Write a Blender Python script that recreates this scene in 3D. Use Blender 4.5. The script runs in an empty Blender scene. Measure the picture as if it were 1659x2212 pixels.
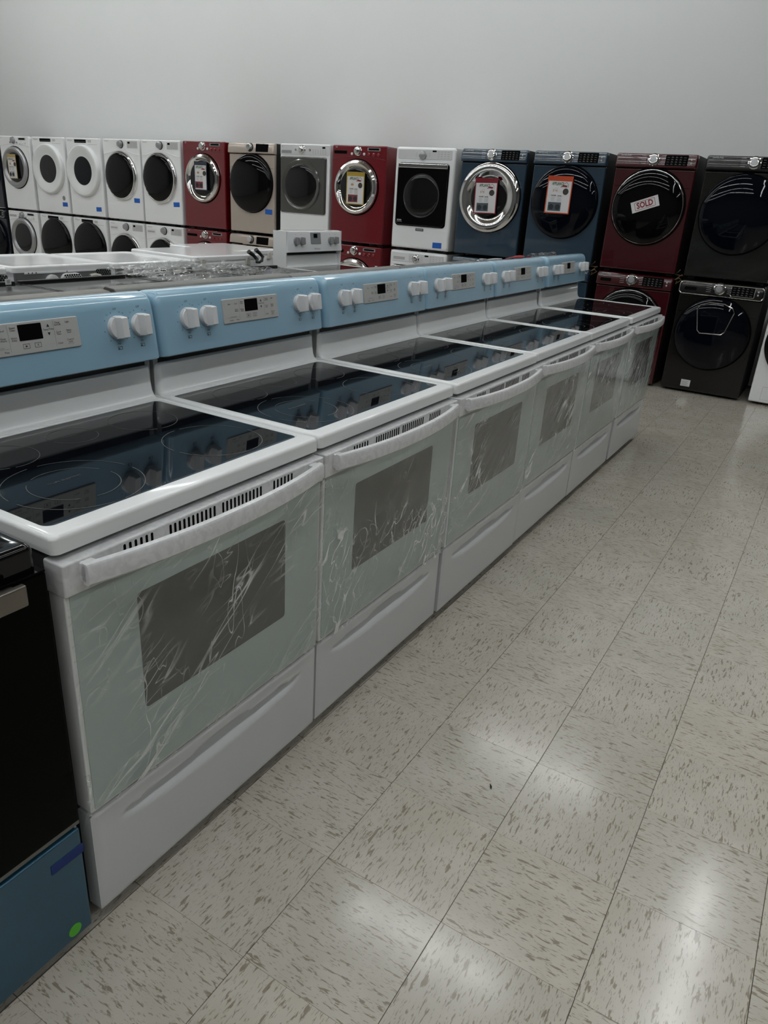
import bpy, bmesh, math, random
from mathutils import Matrix, Vector

random.seed(7)
scene = bpy.context.scene
COL = scene.collection
R = math.radians

# ------------------------------------------------------------------ camera
cam_d = bpy.data.cameras.new('camera')
cam = bpy.data.objects.new('camera', cam_d)
COL.objects.link(cam)
CAM_POS = Vector((-0.6704, -1.0319, 1.4753))
CAM_R = ((0.521146, -0.851367, 0.05985), (-0.306197, -0.251967, -0.918017), (0.796649, 0.460095, -0.391998))
FPX = 1589.23
cam_d.sensor_fit = 'HORIZONTAL'
cam_d.sensor_width = 36.0
cam_d.lens = FPX / 1659.0 * 36.0
cam_d.clip_start = 0.02
mw = Matrix.Identity(4)
for i in range(3):
    mw[i][0] = CAM_R[0][i]
    mw[i][1] = -CAM_R[1][i]
    mw[i][2] = -CAM_R[2][i]
    mw[i][3] = CAM_POS[i]
cam.matrix_world = mw
scene.camera = cam

# ------------------------------------------------------------------ world, exposure
world = bpy.data.worlds.new('world')
scene.world = world
world.use_nodes = True
world.node_tree.nodes['Background'].inputs[0].default_value = (0.02, 0.021, 0.022, 1)
world.node_tree.nodes['Background'].inputs[1].default_value = 1.0
scene.view_settings.view_transform = 'Standard'
scene.view_settings.look = 'None'
scene.view_settings.gamma = 1.0
scene.view_settings.use_curve_mapping = False
scene.view_settings.exposure = 1.08
LAMP_STRENGTH = 11.0

# ------------------------------------------------------------------ materials
MATS = {}


def nodes_of(name):
    m = bpy.data.materials.new(name)
    m.use_nodes = True
    nt = m.node_tree
    return m, nt, nt.nodes, nt.links, nt.nodes['Principled BSDF']


def mat(name, col, rough=0.4, metal=0.0, spec=0.5, coat=0.0, coat_rough=0.05, var=0.06, vscale=6.0, bump=0.0, bscale=300.0, aniso=0.0, trans=0.0):
    if name in MATS:
        return MATS[name]
    m, nt, N, L, P = nodes_of(name)
    tc = N.new('ShaderNodeTexCoord')
    if var > 0:
        nz = N.new('ShaderNodeTexNoise')
        nz.inputs['Scale'].default_value = vscale
        nz.inputs['Detail'].default_value = 4
        L.new(tc.outputs['Object'], nz.inputs['Vector'])
        mx = N.new('ShaderNodeMix')
        mx.data_type = 'RGBA'
        mx.inputs[6].default_value = tuple(c * (1 - var) for c in col) + (1,)
        mx.inputs[7].default_value = tuple(min(1, c * (1 + var)) for c in col) + (1,)
        L.new(nz.outputs['Fac'], mx.inputs[0])
        L.new(mx.outputs[2], P.inputs['Base Color'])
    else:
        P.inputs['Base Color'].default_value = col + (1,)
    P.inputs['Roughness'].default_value = rough
    P.inputs['Metallic'].default_value = metal
    P.inputs['Specular IOR Level'].default_value = spec
    P.inputs['Coat Weight'].default_value = coat
    P.inputs['Coat Roughness'].default_value = coat_rough
    P.inputs['Anisotropic'].default_value = aniso
    P.inputs['Transmission Weight'].default_value = trans
    if bump > 0:
        nb = N.new('ShaderNodeTexNoise')
        nb.inputs['Scale'].default_value = bscale
        nb.inputs['Detail'].default_value = 2
        L.new(tc.outputs['Object'], nb.inputs['Vector'])
        bp = N.new('ShaderNodeBump')
        bp.inputs['Strength'].default_value = bump
        bp.inputs['Distance'].default_value = 0.001
        L.new(nb.outputs['Fac'], bp.inputs['Height'])
        L.new(bp.outputs['Normal'], P.inputs['Normal'])
    MATS[name] = m
    return m


WHITE = mat('white_enamel', (0.74, 0.75, 0.75), 0.22, coat=0.3, var=0.02)
GLOSS_WHITE = mat('gloss_white_lid', (0.90, 0.905, 0.91), 0.16, spec=0.4, coat=0.35, coat_rough=0.04, var=0.02)
WHITE_PART = mat('white_plastic', (0.72, 0.72, 0.73), 0.35, var=0.02)
WHITE_DIM = mat('white_dryer_enamel', (0.84, 0.845, 0.855), 0.18, coat=0.6, var=0.02)
DARK_SIDE = mat('shaded_range_side', (0.05, 0.05, 0.05), 0.5)  # dark grey puts the shadow on the range sides into the body colour
BLACK = mat('black_plastic', (0.008, 0.008, 0.008), 0.35)
VOID = mat('dark_opening', (0.003, 0.003, 0.003), 0.9, spec=0.05)
BLACK_GLASS = mat('black_ceramic_glass', (0.003, 0.0035, 0.005), 0.03, spec=0.42, var=0)
DIM_GLASS = mat('dimmed_black_glass', (0.003, 0.003, 0.003), 0.08, spec=0.15, var=0)  # reflection weakened so the slide-in tops read darker
BLACK_ENAMEL = mat('black_enamel', (0.003, 0.003, 0.003), 0.08, spec=0.3, coat=0.15, var=0)
DOOR_BLACK = mat('black_oven_glass', (0.0015, 0.0015, 0.0015), 0.15, spec=0.05, var=0)
BLUE_FILM = mat('blue_protective_film', (0.30, 0.49, 0.63), 0.25, coat=0.7, var=0.05, vscale=5)
BLUE_DARK = mat('blue_filmed_steel', (0.018, 0.085, 0.14), 0.3, metal=0.15, coat=0.15, var=0.12, vscale=4)
CONSOLE = mat('grey_touch_panel', (0.50, 0.50, 0.49), 0.4, var=0.02)
INK = mat('dark_ink', (0.02, 0.02, 0.025), 0.6, var=0)
INK_GREY = mat('grey_ink', (0.25, 0.25, 0.26), 0.6, var=0)
INK_LIGHT = mat('pale_ink', (0.42, 0.43, 0.44), 0.5, var=0)
RING = mat('cooktop_print', (0.075, 0.075, 0.075), 0.4, var=0)
GREEN_GLASS = mat('pale_green_door_glass', (0.40, 0.47, 0.45), 0.1, coat=0.3, var=0.02)
OVEN_WINDOW = mat('oven_window_glass', (0.055, 0.059, 0.056), 0.1, coat=0.3, var=0.15, vscale=3)
DRAWER_WHITE = mat('drawer_enamel', (0.60, 0.61, 0.62), 0.3, coat=0.2, var=0.02)
STEEL = mat('brushed_steel', (0.20, 0.185, 0.165), 0.3, metal=0.9, var=0.12, vscale=40)
STEEL_TOP = mat('brown_grey_steel', (0.13, 0.12, 0.107), 0.35, metal=0.8, var=0.2, vscale=30)
STEEL_GREY = mat('grey_range_steel', (0.15, 0.146, 0.135), 0.45, metal=0.3, var=0.06)
DARK_STEEL = mat('black_stainless', (0.085, 0.085, 0.085), 0.4, metal=0.4, var=0.08)
CHROME = mat('chrome', (0.72, 0.72, 0.72), 0.07, metal=1.0, var=0)
SILVER = mat('silver_plastic', (0.38, 0.38, 0.39), 0.28, metal=0.6, var=0.03)
DOOR_GLASS = mat('dark_door_glass', (0.002, 0.002, 0.0025), 0.03, spec=0.25, var=0)
DOOR_NAVY = mat('blue_black_door_glass', (0.0015, 0.0022, 0.005), 0.03, spec=0.25, var=0)
DRUM_GLASS = mat('grey_porthole_glass', (0.006, 0.0065, 0.0065), 0.06, spec=0.45, var=0.3, vscale=8)
RED = mat('red_enamel', (0.15, 0.003, 0.009), 0.2, coat=0.8, coat_rough=0.03, var=0.03)
WINE = mat('wine_red_enamel', (0.048, 0.003, 0.006), 0.2, coat=0.8, coat_rough=0.03, var=0.03)
NAVY = mat('navy_blue_enamel', (0.020, 0.042, 0.068), 0.2, coat=0.8, coat_rough=0.03, var=0.03)
NIGHT = mat('midnight_blue_enamel', (0.008, 0.011, 0.02), 0.2, coat=0.3, var=0)
CHAMP = mat('champagne_enamel', (0.48, 0.41, 0.36), 0.2, metal=0.3, coat=0.4, var=0.03)
GRAPH = mat('graphite_enamel', (0.10, 0.098, 0.092), 0.15, metal=0.5, coat=0.5, var=0.04)
BSTAIN = mat('black_stainless_enamel', (0.014, 0.013, 0.012), 0.2, metal=0.4, coat=0.4, var=0.05)
SIDE_BLACK = mat('unlit_side_black', (0.012, 0.012, 0.012), 0.5, var=0.05)  # black stands in for cabinet sides left unlit between the stacks
SIDE_GREY = mat('grey_side_paint', (0.42, 0.42, 0.42), 0.4, var=0.03)
GALV = mat('galvanised_back', (0.20, 0.205, 0.21), 0.45, metal=0.4, var=0.1, vscale=12)
TAPE = mat('blue_masking_tape', (0.01, 0.11, 0.48), 0.7, var=0.12, vscale=40)
TAPE_DARK = mat('dark_blue_tape', (0.006, 0.028, 0.16), 0.7, var=0.12, vscale=40)
GREEN_DOT = mat('green_sticker', (0.10, 0.50, 0.03), 0.5, var=0.02)
PAPER = mat('white_paper', (0.66, 0.65, 0.66), 0.6, var=0.02, coat=0.3)
RUBBER = mat('black_rubber', (0.01, 0.01, 0.01), 0.6)
RED_INK = mat('dark_red_ink', (0.22, 0.005, 0.015), 0.6, var=0)
RED_INK_SOFT = mat('faded_red_ink', (0.33, 0.19, 0.20), 0.6, var=0)
GREEN_INK = mat('green_ink', (0.04, 0.13, 0.05), 0.6, var=0)
GOLD_INK = mat('gold_ink', (0.45, 0.25, 0.07), 0.6, var=0)
SEAL = mat('seal_ink', (0.035, 0.03, 0.022), 0.5, var=0.3, vscale=60)
PHOTO_BLUE = mat('printed_photo_blue', (0.06, 0.09, 0.11), 0.5, var=0.3, vscale=30)
PHOTO_RED = mat('printed_photo_red', (0.19, 0.03, 0.045), 0.5, var=0.3, vscale=30)
PHOTO_GREY = mat('printed_photo_grey', (0.35, 0.35, 0.36), 0.5, var=0.2, vscale=30)
PHOTO_RING = mat('printed_photo_ring', (0.015, 0.016, 0.02), 0.5, var=0)
CREAM = mat('cream_plastic', (0.55, 0.53, 0.47), 0.4)
TWINE = mat('brown_cord', (0.12, 0.085, 0.035), 0.7)


def film_material(name, base, gain, scale, stretch, rot):
    """clear wrapping film: mostly see-through, milky where it folds"""
    m, nt, N, L, P = nodes_of(name)
    out = N['Material Output']
    tc = N.new('ShaderNodeTexCoord')
    oi = N.new('ShaderNodeObjectInfo')
    off = N.new('ShaderNodeVectorMath')
    off.operation = 'SCALE'
    off.inputs[0].default_value = (7.0, 3.0, 11.0)
    L.new(oi.outputs['Random'], off.inputs['Scale'])
    add = N.new('ShaderNodeVectorMath')
    add.operation = 'ADD'
    L.new(tc.outputs['Object'], add.inputs[0])
    L.new(off.outputs[0], add.inputs[1])
    def lines(rot_, st, sc, eps, dist):
        mp_ = N.new('ShaderNodeMapping')
        mp_.inputs['Rotation'].default_value = rot_
        L.new(add.outputs[0], mp_.inputs['Vector'])
        ms = N.new('ShaderNodeMapping')
        ms.inputs['Scale'].default_value = st
        L.new(mp_.outputs[0], ms.inputs['Vector'])
        n = N.new('ShaderNodeTexNoise')
        n.inputs['Scale'].default_value = sc
        n.inputs['Detail'].default_value = 1.5
        n.inputs['Roughness'].default_value = 0.45
        n.inputs['Distortion'].default_value = dist
        L.new(ms.outputs[0], n.inputs['Vector'])
        sb = N.new('ShaderNodeMath')
        sb.operation = 'SUBTRACT'
        L.new(n.outputs['Fac'], sb.inputs[0])
        sb.inputs[1].default_value = 0.5
        ab = N.new('ShaderNodeMath')
        ab.operation = 'ABSOLUTE'
        L.new(sb.outputs[0], ab.inputs[0])
        mr = N.new('ShaderNodeMapRange')
        mr.interpolation_type = 'SMOOTHSTEP'
        mr.inputs['From Min'].default_value = 0.0
        mr.inputs['From Max'].default_value = eps
        mr.inputs['To Min'].default_value = 1.0
        mr.inputs['To Max'].default_value = 0.0
        L.new(ab.outputs[0], mr.inputs['Value'])
        return n.outputs['Fac'], mr.outputs[0]
    h1, l1 = lines(rot, stretch, scale, 0.02, 0.5)
    h2, l2 = lines((rot[0], rot[1] - R(24), rot[2] - R(20)), stretch, scale * 1.7, 0.018, 0.3)
    h3, l3 = lines((rot[0], rot[1] + R(50), rot[2] + R(40)), stretch, scale * 0.8, 0.007, 0.9)
    n2 = N.new('ShaderNodeTexNoise')
    n2.inputs['Scale'].default_value = 4.0
    n2.inputs['Detail'].default_value = 2
    L.new(add.outputs[0], n2.inputs['Vector'])
    r2 = N.new('ShaderNodeValToRGB')
    r2.color_ramp.elements[0].position = 0.40
    r2.color_ramp.elements[1].position = 0.60
    L.new(n2.outputs['Fac'], r2.inputs['Fac'])
    mx1 = N.new('ShaderNodeMath')
    mx1.operation = 'MAXIMUM'
    L.new(l1, mx1.inputs[0])
    s2 = N.new('ShaderNodeMath')
    s2.operation = 'MULTIPLY'
    s2.inputs[1].default_value = 0.6
    L.new(l2, s2.inputs[0])
    L.new(s2.outputs[0], mx1.inputs[1])
    mx2 = N.new('ShaderNodeMath')
    mx2.operation = 'MAXIMUM'
    L.new(mx1.outputs[0], mx2.inputs[0])
    L.new(l3, mx2.inputs[1])
    mul = N.new('ShaderNodeMath')
    mul.operation = 'MULTIPLY'
    L.new(mx2.outputs[0], mul.inputs[0])
    L.new(r2.outputs[0], mul.inputs[1])
    hs = N.new('ShaderNodeMath')
    hs.operation = 'ADD'
    L.new(h1, hs.inputs[0])
    L.new(h2, hs.inputs[1])
    ma = N.new('ShaderNodeMath')
    ma.operation = 'MULTIPLY_ADD'
    ma.inputs[1].default_value = gain
    ma.inputs[2].default_value = base
    ma.use_clamp = True
    L.new(mul.outputs[0], ma.inputs[0])
    P.inputs['Base Color'].default_value = (0.85, 0.86, 0.86, 1)
    P.inputs['Roughness'].default_value = 0.16
    P.inputs['Specular IOR Level'].default_value = 0.7
    bp = N.new('ShaderNodeBump')
    bp.inputs['Strength'].default_value = 0.7
    bp.inputs['Distance'].default_value = 0.006
    L.new(hs.outputs[0], bp.inputs['Height'])
    tr = N.new('ShaderNodeBsdfTransparent')
    tr.inputs[0].default_value = (0.97, 0.975, 0.97, 1)
    gl = N.new('ShaderNodeBsdfGlossy')
    gl.inputs['Roughness'].default_value = 0.12
    L.new(bp.outputs[0], gl.inputs['Normal'])
    lw = N.new('ShaderNodeLayerWeight')
    lw.inputs['Blend'].default_value = 0.5
    pw = N.new('ShaderNodeMath')
    pw.operation = 'POWER'
    pw.inputs[1].default_value = 4.0
    L.new(lw.outputs['Facing'], pw.inputs[0])
    fr = N.new('ShaderNodeMath')
    fr.operation = 'MULTIPLY_ADD'
    fr.inputs[1].default_value = 0.6
    fr.inputs[2].default_value = 0.03
    fr.use_clamp = True
    L.new(pw.outputs[0], fr.inputs[0])
    m1 = N.new('ShaderNodeMixShader')
    L.new(fr.outputs[0], m1.inputs[0])
    L.new(tr.outputs[0], m1.inputs[1])
    L.new(gl.outputs[0], m1.inputs[2])
    m2 = N.new('ShaderNodeMixShader')
    L.new(ma.outputs[0], m2.inputs[0])
    L.new(m1.outputs[0], m2.inputs[1])
    L.new(P.outputs[0], m2.inputs[2])
    L.new(m2.outputs[0], out.inputs['Surface'])
    MATS[name] = m
    return m


FILM = film_material('clear_wrap', 0.04, 0.75, 5.0, (0.5, 1.0, 3.4), (0, R(38), 0))
FILM_CRUMPLED = film_material('creased_wrap', 0.05, 0.85, 8.0, (0.8, 1.0, 2.2), (0, R(60), 0))
FILM_LOOSE = film_material('crumpled_wrap', 0.015, 0.6, 9.0, (0.6, 2.6, 1.0), (0, 0, R(-18)))


def wrap_white():
    m, nt, N, L, P = nodes_of('film_wrapped_plastic')
    tc = N.new('ShaderNodeTexCoord')
    n = N.new('ShaderNodeTexNoise')
    n.inputs['Scale'].default_value = 38
    n.inputs['Detail'].default_value = 3
    n.inputs['Distortion'].default_value = 1.5
    L.new(tc.outputs['Object'], n.inputs['Vector'])
    rp = N.new('ShaderNodeValToRGB')
    rp.color_ramp.elements[0].position = 0.38
    rp.color_ramp.elements[0].color = (0.60, 0.60, 0.61, 1)
    rp.color_ramp.elements[1].position = 0.6
    rp.color_ramp.elements[1].color = (0.68, 0.68, 0.69, 1)
    L.new(n.outputs['Fac'], rp.inputs['Fac'])
    L.new(rp.outputs[0], P.inputs['Base Color'])
    bp = N.new('ShaderNodeBump')
    bp.inputs['Strength'].default_value = 0.35
    bp.inputs['Distance'].default_value = 0.002
    L.new(n.outputs['Fac'], bp.inputs['Height'])
    L.new(bp.outputs[0], P.inputs['Normal'])
    P.inputs['Roughness'].default_value = 0.22
    return m


WRAP = wrap_white()


def tile_material(name, objspace):
    m, nt, N, L, P = nodes_of(name)
    tc = N.new('ShaderNodeTexCoord')
    oi = N.new('ShaderNodeObjectInfo')
    off = N.new('ShaderNodeVectorMath')
    off.operation = 'SCALE'
    off.inputs[0].default_value = (13.0, 29.0, 41.0)
    L.new(oi.outputs['Random'], off.inputs['Scale'])
    add = N.new('ShaderNodeVectorMath')
    add.operation = 'ADD'
    L.new(tc.outputs['Object'], add.inputs[0])
    L.new(off.outputs[0], add.inputs[1])

    def flecks(sx, sy, scale, lo, hi):
        mp = N.new('ShaderNodeMapping')
        mp.inputs['Scale'].default_value = (sx, sy, 1)
        L.new(add.outputs[0], mp.inputs['Vector'])
        n = N.new('ShaderNodeTexNoise')
        n.inputs['Scale'].default_value = scale
        n.inputs['Detail'].default_value = 2.5
        n.inputs['Roughness'].default_value = 0.55
        n.inputs['Distortion'].default_value = 0.5
        L.new(mp.outputs[0], n.inputs['Vector'])
        rp = N.new('ShaderNodeValToRGB')
        rp.color_ramp.elements[0].position = lo
        rp.color_ramp.elements[0].color = (0, 0, 0, 1)
        rp.color_ramp.elements[1].position = hi
        rp.color_ramp.elements[1].color = (1, 1, 1, 1)
        L.new(n.outputs['Fac'], rp.inputs['Fac'])
        return rp.outputs[0]
    a = flecks(1.0, 4.6, 30.0, 0.585, 0.645)
    b = flecks(1.0, 5.0, 62.0, 0.60, 0.66)
    w = flecks(1.0, 1.0, 7.0, 0.40, 0.66)
    base = N.new('ShaderNodeMix')
    base.data_type = 'RGBA'
    base.inputs[6].default_value = (0.50, 0.462, 0.40, 1)
    base.inputs[7].default_value = (0.55, 0.512, 0.45, 1)
    L.new(w, base.inputs[0])
    tint = N.new('ShaderNodeMix')
    tint.data_type = 'RGBA'
    tint.blend_type = 'MULTIPLY'
    tint.inputs[0].default_value = 1.0
    tr = N.new('ShaderNodeValToRGB')
    tr.color_ramp.elements[0].color = (0.94, 0.945, 0.94, 1)
    tr.color_ramp.elements[1].color = (1.0, 0.985, 0.97, 1)
    L.new(oi.outputs['Random'], tr.inputs['Fac'])
    L.new(base.outputs[2], tint.inputs[6])
    L.new(tr.outputs[0], tint.inputs[7])
    m1 = N.new('ShaderNodeMix')
    m1.data_type = 'RGBA'
    f1 = N.new('ShaderNodeMath')
    f1.operation = 'MULTIPLY'
    f1.inputs[1].default_value = 0.72
    L.new(a, f1.inputs[0])
    L.new(f1.outputs[0], m1.inputs[0])
    L.new(tint.outputs[2], m1.inputs[6])
    m1.inputs[7].default_value = (0.19, 0.145, 0.095, 1)
    m2 = N.new('ShaderNodeMix')
    m2.data_type = 'RGBA'
    f2 = N.new('ShaderNodeMath')
    f2.operation = 'MULTIPLY'
    f2.inputs[1].default_value = 0.6
    L.new(b, f2.inputs[0])
    L.new(f2.outputs[0], m2.inputs[0])
    L.new(m1.outputs[2], m2.inputs[6])
    m2.inputs[7].default_value = (0.21, 0.17, 0.12, 1)
    L.new(m2.outputs[2], P.inputs['Base Color'])
    P.inputs['Roughness'].default_value = 0.34
    P.inputs['Specular IOR Level'].default_value = 0.45
    P.inputs['Coat Weight'].default_value = 0.5
    P.inputs['Coat Roughness'].default_value = 0.13
    nb = N.new('ShaderNodeTexNoise')
    nb.inputs['Scale'].default_value = 16
    nb.inputs['Detail'].default_value = 3
    L.new(add.outputs[0], nb.inputs['Vector'])
    rr = N.new('ShaderNodeMapRange')
    rr.inputs['To Min'].default_value = 0.15
    rr.inputs['To Max'].default_value = 0.28
    L.new(nb.outputs['Fac'], rr.inputs['Value'])
    L.new(rr.outputs[0], P.inputs['Roughness'])
    bp = N.new('ShaderNodeBump')
    bp.inputs['Strength'].default_value = 0.12
    bp.inputs['Distance'].default_value = 0.002
    L.new(nb.outputs['Fac'], bp.inputs['Height'])
    L.new(bp.outputs[0], P.inputs['Normal'])
    MATS[name] = m
    return m


TILE = tile_material('vinyl_tile', True)
GROUT = mat('tile_joint', (0.10, 0.085, 0.065), 0.8)
WALL = mat('painted_wall', (0.68, 0.685, 0.68), 0.55, spec=0.25, var=0.02, vscale=1.2, bump=0.5, bscale=60)
CEIL = mat('ceiling_paint', (0.24, 0.205, 0.17), 0.8, spec=0.1)
WALL_DIM = mat('darkened_side_wall', (0.16, 0.16, 0.155), 0.6, spec=0.2)  # unseen walls, colour darkened to cut bounce light and door reflections


def emit(name, col, s):
    m, nt, N, L, P = nodes_of(name)
    e = N.new('ShaderNodeEmission')
    e.inputs[0].default_value = col + (1,)
    e.inputs[1].default_value = s
    L.new(e.outputs[0], N['Material Output'].inputs['Surface'])
    return m


LAMP = emit('fluorescent_tube', (0.955, 1.0, 1.0), LAMP_STRENGTH)


# ------------------------------------------------------------------ mesh builder
def rr(x0, x1, z0, z1, r, k=5):
    r = min(r, (x1 - x0) / 2 - 1e-5, (z1 - z0) / 2 - 1e-5)
    pts = []
    for cx, cz, a0 in ((x1 - r, z1 - r, 0), (x0 + r, z1 - r, 90), (x0 + r, z0 + r, 180), (x1 - r, z0 + r, 270)):
        for i in range(k + 1):
            a = R(a0 + 90 * i / k)
            pts.append((cx + r * math.cos(a), cz + r * math.sin(a)))
    return pts


FONT_CACHE = {}


def text_geo(s, bold=0.0):
    if (s, bold) in FONT_CACHE:
        return FONT_CACHE[(s, bold)]
    cu = bpy.data.curves.new('t', 'FONT')
    cu.body = s
    cu.size = 1.0
    cu.resolution_u = 2
    cu.offset = bold
    cu.align_x = 'CENTER'
    cu.align_y = 'CENTER'
    ob = bpy.data.objects.new('t', cu)
    me = bpy.data.meshes.new_from_object(ob)
    g = ([tuple(v.co) for v in me.vertices], [tuple(p.vertices) for p in me.polygons])
    bpy.data.objects.remove(ob)
    bpy.data.curves.remove(cu)
    bpy.data.meshes.remove(me)
    FONT_CACHE[(s, bold)] = g
    return g


def area_normals(me, c):
    """smooth shading in which large flat faces stay flat"""
    pol = [(p.normal.copy(), p.area) for p in me.polygons]
    vf = [[] for _ in me.vertices]
    for p in me.polygons:
        for v in p.vertices:
            vf[v].append(p.index)
    out = []
    for p in me.polygons:
        n0 = pol[p.index][0]
        for v in p.vertices:
            a = Vector((0, 0, 0))
            for q in vf[v]:
                n1, ar = pol[q]
                if n1.dot(n0) > c:
                    a += n1 * (ar + 1e-12)
            out.append(a.normalized() if a.length > 1e-14 else n0)
    me.normals_split_custom_set(out)


class MB:
    def __init__(self, M=None):
        self.v = []
        self.f = []
        self.M = M

    def add(self, verts, faces):
        o = len(self.v)
        if self.M is not None:
            verts = [tuple(self.M @ Vector(p)) for p in verts]
        self.v += [tuple(p) for p in verts]
        self.f += [tuple(i + o for i in f) for f in faces]
        return self

    def loops(self, loops, cap0=True, cap1=True, closed=True):
        n = len(loops[0])
        vs = [p for l in loops for p in l]
        fs = []
        for a in range(len(loops) - 1):
            for i in range(n if closed else n - 1):
                j = (i + 1) % n
                fs.append((a * n + i, a * n + j, (a + 1) * n + j, (a + 1) * n + i))
        if cap0:
            fs.append(tuple(range(n)))
        if cap1:
            fs.append(tuple((len(loops) - 1) * n + i for i in range(n)))
        return self.add(vs, fs)

    def box(self, x0, x1, y0, y1, z0, z1):
        return self.add([(x, y, z) for x in (x0, x1) for y in (y0, y1) for z in (z0, z1)],
                        [(0, 1, 3, 2), (4, 6, 7, 5), (0, 4, 5, 1), (2, 3, 7, 6), (0, 2, 6, 4), (1, 5, 7, 3)])

    def plate(self, x0, x1, z0, z1, y0, y1, r=0.01, b=0.004, k=5):
        """rounded rectangle in XZ, front at y0 (bevelled), back at y1"""
        ls = [[(x, y1, z) for x, z in rr(x0, x1, z0, z1, r, k)]]
        ls.append([(x, y0 + b, z) for x, z in rr(x0, x1, z0, z1, r, k)])
        for a in (35, 65, 90):
            d = b * (1 - math.cos(R(a)))
            ls.append([(x, y0 + b - b * math.sin(R(a)), z) for x, z in rr(x0 + d, x1 - d, z0 + d, z1 - d, max(r - d, 0.0005), k)])
        return self.loops(ls)

    def slab(self, x0, x1, y0, y1, z0, z1, r=0.01, b=0.004, k=5):
        """rounded rectangle in XY, top at z1 (bevelled)"""
        ls = [[(x, y, z0) for x, y in rr(x0, x1, y0, y1, r, k)], [(x, y, z1 - b) for x, y in rr(x0, x1, y0, y1, r, k)]]
        for a in (35, 65, 90):
            d = b * (1 - math.cos(R(a)))
            ls.append([(x, y, z1 - b + b * math.sin(R(a))) for x, y in rr(x0 + d, x1 - d, y0 + d, y1 - d, max(r - d, 0.0005), k)])
        return self.loops(ls)

    def lathe(self, prof, c=(0, 0, 0), n=40, sx=1.0, cap0=True, cap1=True):
        """profile of (radius, y) turned round the Y axis through c"""
        ls = []
        for r_, y in prof:
            r_ = max(r_, 1e-4)
            ls.append([(c[0] + sx * r_ * math.cos(2 * math.pi * i / n), c[1] + y, c[2] + r_ * math.sin(2 * math.pi * i / n)) for i in range(n)])
        return self.loops(ls, cap0, cap1)

    def tube(self, path, r, n=8):
        ls = []
        P = [Vector(p) for p in path]
        for i, p in enumerate(P):
            t = (P[min(i + 1, len(P) - 1)] - P[max(i - 1, 0)]).normalized()
            u = t.cross(Vector((0.13, 0.21, 1))).normalized()
            w = t.cross(u)
            rad = r[i] if isinstance(r, (list, tuple)) else r
            ls.append([tuple(p + rad * (u * math.cos(2 * math.pi * k / n) + w * math.sin(2 * math.pi * k / n))) for k in range(n)])
        return self.loops(ls)

    def prism(self, prof, x0, x1, ry=0.0, rz=0.0, zmid=None):
        """closed (y, z) profile swept along X; ends drawn back by ry / down by rz for soft corners"""
        ym = max(p[0] for p in prof)
        zm = zmid if zmid is not None else sum(p[1] for p in prof) / len(prof)
        secs = []
        if ry > 0 or rz > 0:
            rr_ = max(ry, rz)
            st = [(0, 1), (0.1, 0.56), (0.3, 0.29), (0.6, 0.08), (1, 0)]
            secs = [(x0 + a * rr_, b) for a, b in st] + [(x1 - a * rr_, b) for a, b in reversed(st)]
        else:
            secs = [(x0, 0), (x1, 0)]
        ls = []
        for x, b in secs:
            ls.append([(x, min(y + ry * b, ym) if y < ym - 1e-6 else y, z - rz * b if z > zm else z) for y, z in prof])
        return self.loops(ls)

    def text(self, s, x, z, y, h, sx=0.9, bold=0.0):
        vs, fs = text_geo(s, bold)
        return self.add([(x + vx * h * sx, y, z + vz * h) for vx, vz, _ in vs], fs)

    def rect(self, x0, x1, z0, z1, y):
        return self.add([(x0, y, z0), (x1, y, z0), (x1, y, z1), (x0, y, z1)], [(0, 1, 2, 3)])

    def frame(self, x0, x1, z0, z1, y, t):
        self.rect(x0, x1, z0, z0 + t, y)
        self.rect(x0, x1, z1 - t, z1, y)
        self.rect(x0, x0 + t, z0 + t, z1 - t, y)
        return self.rect(x1 - t, x1, z0 + t, z1 - t, y)

    def mesh(self, name, m, smooth=True, angle=38):
        me = bpy.data.meshes.new(name)
        me.from_pydata(self.v, [], self.f)
        bm = bmesh.new()
        bm.from_mesh(me)
        bmesh.ops.recalc_face_normals(bm, faces=bm.faces)
        bm.to_mesh(me)
        bm.free()
        me.materials.append(m)
        if smooth:
            me.shade_smooth()
            area_normals(me, math.cos(R(angle)))
        return me

    def build(self, name, m, parent=None, smooth=True, angle=38):
        o = bpy.data.objects.new(name, self.mesh(name, m, smooth, angle))
        COL.objects.link(o)
        if parent is not None:
            o.parent = parent
        return o


def tag(o, label=None, cat=None, group=None, kind=None):
    if label:
        o['label'] = label
    if cat:
        o['category'] = cat
    if group:
        o['group'] = group
    if kind:
        o['kind'] = kind
    return o


def empty(name, loc=(0, 0, 0), rz=0.0):
    o = bpy.data.objects.new(name, None)
    COL.objects.link(o)
    o.empty_display_size = 0.1
    o.location = loc
    o.rotation_euler = (0, 0, rz)
    return o


def copy_tree(o, parent=None):
    c = o.copy()
    COL.objects.link(c)
    if parent is not None:
        c.parent = parent
    for ch in list(o.children):
        copy_tree(ch, c)
    return c


# ------------------------------------------------------------------ the room
X_WALL, X_FRONT, Y_L, Y_R, Z_C = 7.35, -7.5, 12.5, -8.0, 4.6
PX, PY = 0.3065, 0.3075
JX, JY = 0.73, 0.0

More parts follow.
